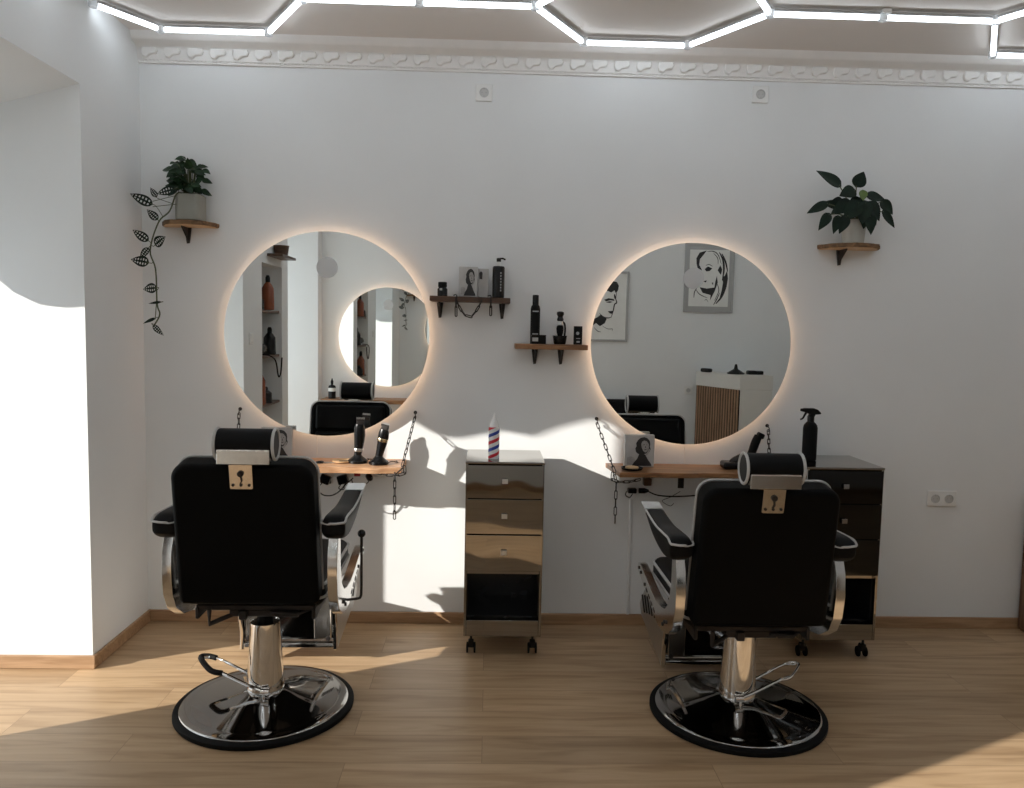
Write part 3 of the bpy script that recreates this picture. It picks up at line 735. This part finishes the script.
t = thing('extension_cable', 'black plugs and thin cable hanging below the right worktop', 'cable', (.76, -.03, .706))
MB().box((-.025, .005, .0), (.045, .035, .026), .006, 2).build('multi_plug', M['black'], t)
MB().lathe([(.014, 0), (.014, .03), (.006, .05)], 14, T(.008, -.005, .002) @ RY(R(90))).build('plug', M['black'], t)
MB().box((.052, .012, .046), (.040, .035, .038), .003, 1).build('adapter', M['shelfwood'], t)
q = MB().tube(smooth_path([(.05, -.005, .002), (.10, -.01, -.018), (.18, -.01, -.024), (.30, -.005, -.018), (.42, 0, .0), (.50, 0, .06)], 6), .0035, 6)
q.tube(smooth_path([(.22, 0, .0), (.17, 0, -.03), (.13, 0, -.05), (.17, 0, -.075), (.19, 0, -.06)], 6), .0015, 5)
q.tube(smooth_path([(-.055, -.01, .0), (-.06, -.015, -.02), (-.04, -.02, -.03), (-.025, -.015, -.012)], 5), .003, 6)
q.build('cable', M['black'], t)

# ------------------------------------------------------------------ barber chairs
def barber_chair(label, loc, rotz, lift, side, black_grip, bx, hx):
    t = thing('barber_chair', label, 'barber chair', loc, rotz)
    # base plate (does not turn with the seat)
    b = MB().lathe([(.300, 0), (.338, .0), (.3425, .006), (.3425, .018), (.337, .023), (.318, .025), (.318, .020)], 96, caps=False).build('rubber_rim', M['rubber'], t)
    prof = [(.322, .016), (.320, .026), (.314, .031), (.285, .035), (.278, .034), (.272, .037), (.20, .050), (.14, .062), (.095, .074), (.080, .082), (.0, .083)]
    MB().lathe(prof, 96).build('base_plate', M['chrome_dark'], t)
    c = MB().lathe([(.078, .070), (.078, .076), (.072, .080), (.0715, .10), (.064, .22), (.057, .338), (.056, .348), (.050, .350), (.048, .345), (0, .345)], 48).build('column', M['chrome'], t)
    MB().lathe([(.030, .33), (.030, .40+lift), (0, .40+lift)], 24).build('piston', M['rubber'], c)
    # foot pedal loop
    s = side
    q = MB()
    A = [(s*-.02, -.085, .100), (s*.03, -.078, .115), (s*.16, -.030, .150), (s*.205, -.010, .152)]
    Bp = [(s*.03, .02, .105), (s*.10, .04, .130), (s*.22, .105, .152), (s*.272, .105, .156)]
    q.tube(smooth_path(A, 5), .0065, 8); q.tube(smooth_path(Bp, 5), .0055, 8)
    q.lathe([(.014, -.016), (.014, .016)], 14, T(s*-.02, -.085, .10) @ RY(R(90)))
    q.lathe([(.006, -.012), (.006, .018)], 12, T(s*-.015, -.090, .085))
    o = q.build('foot_pedal', M['chrome'], t)
    MB().tube(smooth_path([(s*.160, -.032, .150), (s*.21, -.012, .153), (s*.285, .100, .156), (s*.262, .118, .156), (s*.225, .106, .153)], 5), .011 if black_grip else .0062, 10).build('pedal_grip', M['rubber'] if black_grip else M['chrome'], o)
    h = lift
    # mechanism below the seat
    q = MB().box((0, .0, .372+h), (.20, .26, .028), .004, 1); q.box((0, .12, .395+h), (.44, .05, .020), .003, 1); q.box((0, -.12, .395+h), (.44, .03, .020), .003, 1)
    q.lathe([(.050, .345+h), (.056, .350+h), (.056, .365+h), (0, .365+h)], 24)
    q.box((-.045, -.10, .37+h), (.03, .10, .035), .003, 1); q.box((.10, .05, .355+h), (.05, .10, .03), .003, 1)
    q.tube([(-.16, -.17, .40+h), (-.16, -.17, .345+h), (-.06, -.10, .372+h)], .009, 8)
    q.tube([(.06, -.16, .385+h), (.15, -.15, .375+h), (.21, -.10, .385+h)], .008, 8)
    q.lathe([(.013, -.03), (.013, .03)], 12, T(.13, -.14, .375+h) @ RY(R(90)))
    for sx in (-1, 1): q.box((sx*.215, .03, .375+h), (.014, .34, .045), .003, 1)
    q.build('seat_mechanism', M['iron'], t)
    # seat
    o = MB().box((0, .195, .440+h), (.50, .62, .115), .042, 5).build('seat', M['leather'], t)
    for zz in (.474, .424):
        pts = [(x, y+.195, zz+h) for x, y in rrect(.502, .622, .05, 6)]; MB().tube(pts, .0065, 8, True).build('seat_piping', M['piping'], o)
    # back
    bm_ = T(bx, -.205, .7035+h) @ RX(R(9.5))
    bw, bh, bt = .500, .541, .105
    bo = [p for p in rrect(bw, bh, .055, 8) if p[1] > 0]+[p for p in rrect(bw, bh, .022, 5) if p[1] < 0]
    q = MB().prism([(x*(1-.02*(y/bh)), y) for x, y in bo], bt, bm_ @ XZ, .022, 4)
    bk = q.build('backrest', M['leather_back'], t, sharp=60)
    pts = [(bw/2+.001, .046, -bh/2+.02)]+[(x*(1-.02*(y/bh))*1.004, .046, y+.001) for x, y in bo if y > 0]+[(-bw/2-.001, .046, -bh/2+.02)]
    MB().tube(pts, .0048, 8, False, bm_).build('back_piping', M['piping'], bk)
    # front cushion pads on the sitter's side
    q = MB()
    for k in range(3): q.box((0, .052, -.16+.165*k), (bw-.07, .04, .155), .018, 4, m=bm_)
    q.build('back_cushion', M['leather'], bk)
    # plate that carries the headrest
    pl = T(bx, -.2965, .930+h) @ RX(R(9.5))
    q = MB().prism(rrect(.080, .108, .006, 3), .006, pl @ XZ, .001, 1)
    q.box((0, .016, .075), (.060, .008, .10), .001, 1, m=pl); hb = q.build('headrest_bracket', M['brushed'], bk)
    q = MB().lathe([(.011, 0), (.011, .006), (.008, .009), (0, .009)], 18, pl @ T(0, -.003, .004) @ RX(R(90)))
    for sx in (-1, 0, 1): q.lathe([(.0055, 0), (.005, .003), (0, .004)], 12, pl @ T(sx*.028, -.003, -.038) @ RX(R(90)))
    q.tube([(0, -.008, .0), (.003, -.008, -.022), (-.003, -.006, -.034)], .0022, 6, m=pl)
    q.build('knob', M['iron'], hb)
    # headrest
    hc = T(bx+hx, -.298, 1.039+h) @ RX(R(6))
    el = lambda f: [(.050*f*math.cos(2*PI*i/32), .054*f*math.sin(2*PI*i/32)) for i in range(32)]
    hd = MB().prism(el(1), .203, hc @ YZ, .012, 3).build('headrest', M['leather'], t, sharp=50)
    for sx in (-1, 1):
        MB().tube([(sx*.0995, y, z) for y, z in el(1.0)], .0055, 8, True, hc).build('headrest_piping', M['piping'], hd)
    q = MB().prism([(-.046, -.006), (-.0535, -.012), (-.057, -.058), (-.052, -.062), (-.030, -.060), (-.036, -.030)], .180, hc @ YZ, .002, 1)
    q.build('headrest_plate', M['brushed'], hd)['label'] = 'bare metal plate behind the headrest'
    # sides: curved metal plates, arm pads
    outl = [(-.178, .700), (-.208, .63), (-.216, .55), (-.202, .465), (-.165, .402), (-.09, .355), (.0, .336), (.08, .337), (.28, .384), (.49, .428), (.502, .442), (.488, .466), (.45, .470), (.34, .455), (.22, .432), (.12, .420), (.03, .424), (-.045, .440), (-.10, .48), (-.13, .56), (-.137, .700)]
    for sx in (-1, 1):
        q = MB().prism([(a, b_+h) for a, b_ in outl], .036, YZ, .003, 2, zc=sx*.297)
        sp = q.build('side_plate', M['satin2'], t, sharp=30)
        q = MB()
        for (yy, zz) in ((-.05, .39), (-.08, .40), (.42, .440), (.46, .450), (-.02, .37), (.33, .415)):
            q.lathe([(.008, 0), (.007, .004), (0, .005)], 12, T(sx*.315, yy, zz+h) @ RY(R(90*sx)))
        for k in range(4): q.box((sx*.3155, .14+.05*k, .368+.0115*k+h), (.002, .030, .010), .0008, 1, rot=RX(R(13)))
        q.build('bolts', M['iron'], sp)
        # arm pad: rounded section swept along the arm, thick at the rear, thin at the front tip
        st_ = smooth_path([(-.225, .745, .700), (-.19, .766, .676), (-.10, .766, .662), (0, .762, .672), (.10, .768, .698), (.19, .776, .738), (.205, .777, .745)], 5)
        ax = .301; vs = []; fs = []; n = 24; N = len(st_); edge = []
        for i, (yy, zt, zb) in enumerate(st_):
            u = i/(N-1); k = 1.0
            if u < .14: k = max(.35, (1-((.14-u)/.14)**4)**.25)
            hw = .0435*k*(1-.14*u); zc_ = (zt+zb)/2; hh_ = (zt-zb)/2
            cxx = sx*(ax+.010*u)
            for j in range(n):
                a = 2*PI*j/n; cx = math.copysign(abs(math.cos(a))**.5, math.cos(a)); cz = math.copysign(abs(math.sin(a))**.6, math.sin(a))
                vs.append((cxx+hw*cx, yy, zc_+h+hh_*cz))
            edge.append((cxx, hw, yy, zt+h-hh_*.20))
        for i in range(N-1):
            for j in range(n): j2 = (j+1) % n; fs.append((i*n+j, i*n+j2, (i+1)*n+j2, (i+1)*n+j))
        fs += [list(range(n-1, -1, -1)), [(N-1)*n+j for j in range(n)]]
        ap = MB().add(vs, fs).build('armrest', M['leather'], t, sharp=60)
        o_ = [Vector((c+sx*(w_+.001), y_, z_)) for c, w_, y_, z_ in edge][::-1]
        c0, w0, y0, z0_ = edge[0]
        o_ += [Vector((c0+sx*w0*k_, y0-.004, z0_)) for k_ in (.5, 0, -.5)]
        o_ += [Vector((c0-sx*(w0+.003), y0+.004, z0_-.004))]+[Vector((c-sx*(w_+.001), y_, z_-.006)) for c, w_, y_, z_ in edge[2:5]]
        MB().tube(o_, .0045, 6).build('arm_piping', M['piping'], ap)
        q = MB().box((sx*(ax+.014), .240, .781+h), (.078, .080, .010), .003, 2, rot=RX(R(9))); q.box((sx*(ax+.014), .214, .762+h), (.050, .022, .036), .003, 1)
        q.build('arm_tip', M['silver'], ap)
    # recline lever with ball on the sitter's right
    q = MB().tube(smooth_path([(.300, .02, .372+h), (.35, .05, .368+h), (.362, .065, .372+h), (.364, .07, .40+h), (.364, .07, .50+h), (.364, .07, .62+h)], 4), .0055, 8)
    o = q.build('recline_lever', M['iron'], t)
    q = MB(); bmm = bmesh.new(); bmesh.ops.create_uvsphere(bmm, u_segments=20, v_segments=12, radius=.016); q.bm(bmm, T(.364, .07, .628+h)); q.build('ball_knob', M['black'], o)
    # leg rest
    for sx in (-1, 1):
        sh_ = Matrix.Identity(4); sh_[0][1] = sx*.14; sh_[0][3] = sx*(.205-.14*.41)
        q = MB().prism([(.395, .020+h), (.42, .012+h), (.70, .150+h), (.722, .195+h), (.66, .285+h), (.56, .318+h), (.40, .318+h)], .010, sh_ @ YZ, .002, 1)
        lb = q.build('leg_rest_cheek', M['satin'], t)
        q = MB()
        for k in range(6): q.box((sx*.0055, .665-.034*k, .212+.010*k-.004*k*k*.25+h), (.006, .016, .085), .002, 1, m=sh_, rot=RX(R(-28)))
        q.build('tread_ribs', M['iron'], lb)
        MB().prism([(.30, .350+h), (.335, .355+h), (.418, .100+h), (.418, .018+h), (.405, .008+h), (.392, .018+h), (.392, .095+h)], .016, YZ @ T(0, 0, sx*.204), .003, 2).build('leg_rest_arm', M['chrome'], t)
        MB().box((sx*.150, .390, .165+h), (.075, .014, .20), .003, 1, rot=RX(R(5))).build('leg_rest_hinge', M['brushed'], t)
        q = MB()
        for zz in (.30, .265, .07): q.lathe([(.011, 0), (.010, .006), (0, .008)], 14, T(sx*.175, .388, zz+h) @ RX(R(90)))
        q.build('leg_rest_bolts', M['iron'], t)
    MB().box((0, .420, .150+h), (.396, .012, .20), .003, 1, rot=RX(R(4))).build('leg_rest_panel', M['chrome_dark'], t)
    MB().box((0, .405, .034+h), (.392, .024, .020), .003, 2).build('leg_rest_rail', M['chrome'], t)
    MB().box((0, .395, .265+h), (.392, .03, .03), .003, 2).build('leg_rest_crossbar', M['iron'], t)
    q = MB().box((0, .565, .100+h), (.40, .33, .014), .003, 1, rot=RX(R(25.5)))
    for k in range(7): q.box((0, .45+.038*k, .0555+.0182*k+h), (.37, .012, .010), .002, 1, rot=RX(R(25.5)))
    q.build('foot_plate', M['brushed'], t)
    return t
barber_chair('left black barber chair raised slightly, black foot pedal pointing left', (-.8592, -.9181, 0), R(1.0), .054, -1, True, -.005, .022)
barber_chair('right black barber chair with white piping, chrome foot pedal pointing right', (1.0125, -.9473, 0), R(.5), 0.0, 1, False, .0, -.014)

# ------------------------------------------------------------------ wooden cabinet at the right edge
M['cab'] = wood('cabinet_wood', (.10, .05, .025), (.22, .115, .06), .5, 'Z')
t = thing('wooden_cabinet', 'brown wooden cabinet cut off by the right edge of the photo', 'cabinet', (2.775, -.02, 0))
MB().box((.25, -.075, .345), (.50, .15, .65), .003, 1).build('carcass', M['cab'], t)
MB().box((.25, -.078, .682), (.51, .165, .024), .003, 1).build('top', M['cab'], t)
for x in (.13, .37):
    o = MB().box((x, -.156, .36), (.225, .014, .58), .003, 1).build('door', M['cab'], t)
    MB().lathe([(.006, 0), (.006, .012), (.011, .018), (.009, .026), (0, .027)], 16, T(x+(.085 if x < .2 else -.085), -.163, .42) @ RX(R(90))).build('knob', M['iron'], o)
MB().box((.25, -.07, .011), (.48, .12, .022), .002, 1).build('plinth', M['cab'], t)

# ------------------------------------------------------------------ the side of the room seen only in the mirrors
def poster(label, x, z, w, h, shapes, border):
    t = thing('framed_poster', label, 'poster', (x, YF, z), PI)
    q = MB(); e = .022
    for sx in (-1, 1): q.box((sx*(w/2-e/2), -.011, 0), (e, .022, h), .002, 1)
    for sz in (-1, 1): q.box((0, -.011, sz*(h/2-e/2)), (w-2*e, .022, e), .002, 1)
    q.build('frame', M['posterframe'], t)
    MB().box((0, -.006, 0), (w-2*e, .008, h-2*e)).build('mount', M['posterframe'] if border else M['paper'], t, smooth=False)
    if border: MB().box((0, -.0106, 0), (w*.80, .001, h*.82)).build('paper', M['paper'], t, smooth=False)
    q = MB()
    for i, s_ in enumerate(shapes):
        q.prism([(-a*w, b*h) for a, b in s_], .0006, XZ, zc=.0118+.00004*i)      # seen in a mirror: drawn reversed
    q.build('ink_drawing', M['wink'], t, smooth=False)
def stroke(pts, w0):
    P = smooth_path([(a, b, 0) for a, b in pts], 5); n = len(P); l_ = []; r_ = []
    for i, p in enumerate(P):
        d = (P[min(i+1, n-1)]-P[max(i-1, 0)]); d.normalize(); k = w0*(.25+.75*math.sin(PI*(i+.5)/n))
        l_.append((p.x-d.y*k*1.2, p.y+d.x*k)); r_.append((p.x+d.y*k*1.2, p.y-d.x*k))
    return l_+r_[::-1]
def px(cx, cy, sx_, sy_, polys): return [[((x-cx)/sx_, (cy-y)/sy_) for x, y in p] for p in polys]
def strokes(cx, cy, sx_, sy_, L_): return [stroke([((x-cx)/sx_, (cy-y)/sy_) for x, y in p], w) for p, w in L_]
woman = px(268, 380, 493, 680, [
    [(135, 185), (165, 130), (235, 108), (205, 150), (170, 195), (165, 250), (198, 308), (150, 282), (138, 240)],
    [(220, 292), (252, 264), (296, 282), (272, 308), (240, 314)],
    [(445, 300), (456, 380), (446, 460), (410, 545), (378, 585), (398, 500), (408, 420), (400, 370), (425, 350)],
    [(345, 355), (356, 420), (332, 500), (285, 600), (290, 545), (210, 525), (178, 470), (250, 482), (325, 470), (332, 410)],
    [(375, 250), (395, 290), (385, 345), (350, 300)], [(212, 412), (246, 400), (238, 422)], [(295, 425), (312, 420), (308, 445)]])
woman += strokes(268, 380, 493, 680, [([(240, 118), (300, 115), (350, 150), (385, 240)], .007), ([(360, 122), (400, 200), (412, 300), (400, 400)], .016), ([(385, 135), (425, 215), (450, 310)], .014),
    ([(440, 470), (400, 560), (345, 630)], .014), ([(380, 520), (350, 590), (322, 642)], .008), ([(345, 420), (370, 500), (330, 600)], .006), ([(150, 480), (128, 520), (124, 575)], .008), ([(140, 490), (180, 540), (260, 575)], .006),
    ([(230, 600), (250, 590), (268, 615)], .004), ([(300, 130), (345, 180), (352, 240)], .006), ([(230, 255), (262, 245), (300, 262)], .005)])
man = px(152, 407, 446, 605, [
    [(120, 215), (190, 200), (235, 190), (268, 195), (287, 228), (280, 268), (262, 292), (250, 268), (222, 286), (180, 270), (150, 300), (110, 290)],
    [(160, 350), (200, 336), (246, 343), (252, 358), (216, 353), (178, 364)], [(175, 372), (205, 362), (238, 366), (212, 376)],
    [(196, 448), (238, 444), (233, 470), (214, 466)], [(70, 520), (108, 500), (135, 478), (188, 514), (172, 552), (130, 578), (95, 552), (60, 580)]])
man += strokes(152, 407, 446, 605, [([(270, 285), (262, 335), (272, 372), (254, 388), (246, 430), (236, 470), (228, 500)], .010), ([(232, 496), (200, 506), (160, 498), (122, 466)], .008), ([(150, 575), (200, 600), (242, 600), (238, 618)], .004), ([(80, 590), (110, 620), (140, 628)], .005), ([(250, 300), (256, 340)], .012)])
poster('framed ink poster of a long haired woman, seen in the right mirror', 2.235, 2.06, .51, .70, woman, True)
poster('ink poster of a man in profile, at left edge of right mirror', 1.155, 1.752, .52, .715, man, False)

# slatted reception desk
t = thing('reception_desk', 'white reception desk with vertical wood slats, seen in the right mirror', 'desk', (2.41, -3.95, 0))
body = [(-.27, -.28), (-.01, .34), (.29, .34), (.29, -.28)]
MB().prism(body, .97, T(0, 0, .485), .004, 1).build('desk_body', M['desk'], t)
MB().prism([(-.284, -.281), (-.022, .3425), (.292, .3425), (.292, -.281)], .14, T(0, 0, 1.04), .004, 2).build('desk_top', M['desk'], t)
MB().prism([(-.278, -.275), (-.024, .331), (-.016, .327), (-.270, -.278)], .965, T(0, 0, .484)).build('slat_backing', M['matte'], t)
q = MB(); a = Vector((-.27, -.28)); b = Vector((-.01, .34)); d = (b-a); L = d.length; d.normalize(); nrm = Vector((-d.y, d.x))
ang = math.atan2(d.y, d.x)
for i in range(17):
    p = a+d*(.03+(L-.06)*i/16)+nrm*.014
    q.box((p.x, p.y, .485), (.021, .010, .965), .002, 1, rot=RZ(ang))
q.build('slats', M['slat'], t)
zt = 1.1105
t = thing('desk_tray', 'small black holder on top of the slatted desk', 'holder', (2.40, -3.80, zt)); MB().lathe([(.08, 0), (.085, .01), (.02, .05), (.012, .09), (0, .1)], 20).build('holder_body', M['black'], t)
t = thing('card_terminal', 'flat black payment terminal lying on the slatted desk', 'terminal', (2.58, -3.78, zt)); MB().box((0, 0, .018), (.15, .08, .036), .008, 2).build('terminal_body', M['black'], t); MB().box((-.03, 0, .037), (.07, .05, .003), .001, 1).build('screen', M['cartin'], t)
t = thing('desk_pouch', 'small black pouch at the left end of the slatted desk top', 'pouch', (2.18, -4.05, zt)); MB().box((0, 0, .02), (.12, .06, .04), .015, 3, rot=RZ(R(60))).build('pouch_body', M['black'], t)

# waiting chair at the opposite wall
t = thing('waiting_chair', 'black waiting chair, its back seen left of the right mirror headrest', 'chair', (1.27, -3.85, 0), PI)
MB().box((0, -.0, .42), (.50, .48, .10), .03, 4).build('seat', M['leather'], t)
MB().box((0, .245, .62), (.50, .09, .40), .035, 4, rot=RX(R(-8))).build('backrest', M['leather'], t)
for sx in (-1, 1):
    for sy in (-1, 1): MB().tube([(sx*.20, sy*.19, .38), (sx*.22, sy*.21, 0)], .014, 10).build('leg', M['iron'], t)

# worktop and bottle below the opposite mirror
t = thing('floating_worktop', 'brown worktop under the opposite wall mirror, seen inside left mirror', 'worktop', (-1.05, YF, .775), PI)
MB().box((.06, -.14, -.02), (1.10, .28, .04), .006, 2).build('slab', M['slab2'], t)
for sx in (-1, 1): MB().box((sx*.3, -.07, -.08), (.03, .14, .08), .003, 1).build('bracket', M['iron'], t)
t = thing('product_bottle', 'black bottle with white label, seen in left mirror over chair back', 'bottle', (-1.565, -4.14, .7755))
MB().lathe([(.034, 0), (.037, .004), (.037, .115), (.03, .128), (.012, .136), (.012, .150)], 28).build('bottle_body', M['black'], t)
MB().lathe([(.0375, .07), (.0375, .105)], 28, caps=False).build('label', M['paper'], t)
MB().lathe([(.014, .150), (.014, .172), (.010, .178), (.004, .200), (0, .2)], 16).build('cap', M['matte'], t)

# niche shelves and bottles in the left wall, and a wall switch
for i, (z, nm) in enumerate(((1.615, 'top'), (1.262, 'middle'), (.885, 'bottom'))):
    o = MB().box((0, 0, -.010), (.235, N1-N0-.004, .020), .003, 1).build('niche_shelf', M['shelfwood'], None, (XL-ND/2-.008, (N0+N1)/2, z))
    tag(o, '%s dark shelf in the wall niche, seen in the left mirror' % nm, 'shelf')
def niche_bottle(label, loc, h_, m, cap):
    t = thing('niche_bottle', label, 'bottle', loc)
    MB().lathe([(.045, 0), (.05, .006), (.046, h_*.62), (.028, h_*.74), (.016, h_*.80)], 24).build('bottle_body', m, t)
    MB().lathe([(.018, h_*.80), (.018, h_*.93), (.010, h_), (0, h_)], 16).build('cap', cap, t)
niche_bottle('amber bottle with black cap on the top niche shelf', (XL-.035, -2.44, 1.6155), .27, M['amber'], M['black'])
niche_bottle('amber bottle on the bottom niche shelf', (XL-.06, -2.28, .8855), .30, M['amber'], M['black'])
niche_bottle('small black bottle on the bottom niche shelf', (XL-.05, -2.42, .8855), .13, M['black'], M['matte'])
niche_bottle('squat black jar on the top niche shelf', (XL-.06, -2.24, 1.6155), .12, M['black'], M['matte'])
niche_bottle('black bottle on the middle niche shelf', (XL-.05, -2.54, 1.2625), .22, M['black'], M['matte'])
t = thing('hair_dryer', 'black hair dryer with dangling cord on the middle niche shelf', 'hair dryer', (XL-.06, -2.32, 1.2625), R(90))
q = MB().tube(smooth_path([(-.09, 0, .05), (-.03, 0, .055), (.04, 0, .055), (.10, 0, .05)], 4), [.028, .03, .033, .036, .038, .040, .040, .039, .037, .034, .031, .028, .026], 16); q.build('barrel', M['black'], t)
MB().tube([(.0, 0, .05), (.02, .02, .012)], .016, 12).build('handle', M['black'], t)
MB().tube(smooth_path([(.02, -.02, .012), (.05, -.08, .004), (.0, -.115, -.04), (-.06, -.12, -.16), (-.13, -.12, -.14), (-.17, -.12, -.02)], 6), .006, 6).build('cord', M['black'], t)
t = thing('light_switch', 'white light switch on the left wall, seen in left mirror', 'switch', (XL, -1.86, 1.40), R(90))
MB().box((0, -.005, 0), (.08, .01, .08), .003, 2).build('faceplate', M['white'], t); MB().box((0, -.011, 0), (.055, .006, .055), .002, 1, rot=RX(R(3))).build('rocker', M['white'], t)
t = thing('storage_basket', 'dark basket on the ledge above the wall niche, seen in mirror', 'basket', (XL+.055, -2.50, 2.045))
MB().lathe([(.04, 0), (.05, .004), (.06, .07), (.062, .075), (.055, .072), (.045, .008), (0, .008)], 24).build('basket_body', M['shelfwood'], t)
o = MB().box((.06, 0, -.011), (.12, .42, .020), .003, 1).build('wall_ledge', M['shelfwood'], None, (XL, -2.50, 2.043))
tag(o, 'dark wooden ledge above the wall niche, seen in the left mirror', 'shelf')

# ------------------------------------------------------------------ light
AZ, EL = R(25.7), R(20.0)
d = Vector((math.cos(AZ)*math.cos(EL), math.sin(AZ)*math.cos(EL), -math.sin(EL)))
sl = bpy.data.lights.new('sun', 'SUN'); sl.energy = 10.3; sl.angle = R(.55); sl.color = (1, .95, .88)
so = bpy.data.objects.new('sun', sl); COL.objects.link(so); so.rotation_euler = d.to_track_quat('-Z', 'Y').to_euler(); so.location = (-5, -3, 4)
w = bpy.data.worlds.new('World'); S.world = w; w.use_nodes = True
bg = w.node_tree.nodes['Background']; bg.inputs['Color'].default_value = (.88, .95, 1.0, 1); bg.inputs['Strength'].default_value = 1.9

# ------------------------------------------------------------------ camera
f_px, yaw, pitch, roll, D, hh = 802.07, .0297, .0821, .0201, 4.0089, 1.5132
fw = Vector((math.sin(yaw)*math.cos(pitch), math.cos(yaw)*math.cos(pitch), -math.sin(pitch)))
r0 = Vector((math.cos(yaw), -math.sin(yaw), 0)); u0 = r0.cross(fw)
r1 = r0*math.cos(roll)+u0*math.sin(roll); u1 = -r0*math.sin(roll)+u0*math.cos(roll)
cd = bpy.data.cameras.new('camera'); co = bpy.data.objects.new('camera', cd); COL.objects.link(co)
co.matrix_world = Matrix(((r1.x, u1.x, -fw.x, 0), (r1.y, u1.y, -fw.y, -D), (r1.z, u1.z, -fw.z, hh), (0, 0, 0, 1)))
cd.sensor_fit = 'HORIZONTAL'; cd.sensor_width = 36; cd.lens = f_px/1024*36; cd.clip_start = .02; cd.clip_end = 60
S.camera = co
vs_ = S.view_settings; vs_.view_transform = 'Standard'; vs_.look = 'None'; vs_.gamma = 1; vs_.use_curve_mapping = False; vs_.exposure = -0.36
S.cycles.max_bounces = 10; S.cycles.diffuse_bounces = 5; S.cycles.glossy_bounces = 6; S.cycles.sample_clamp_indirect = 6
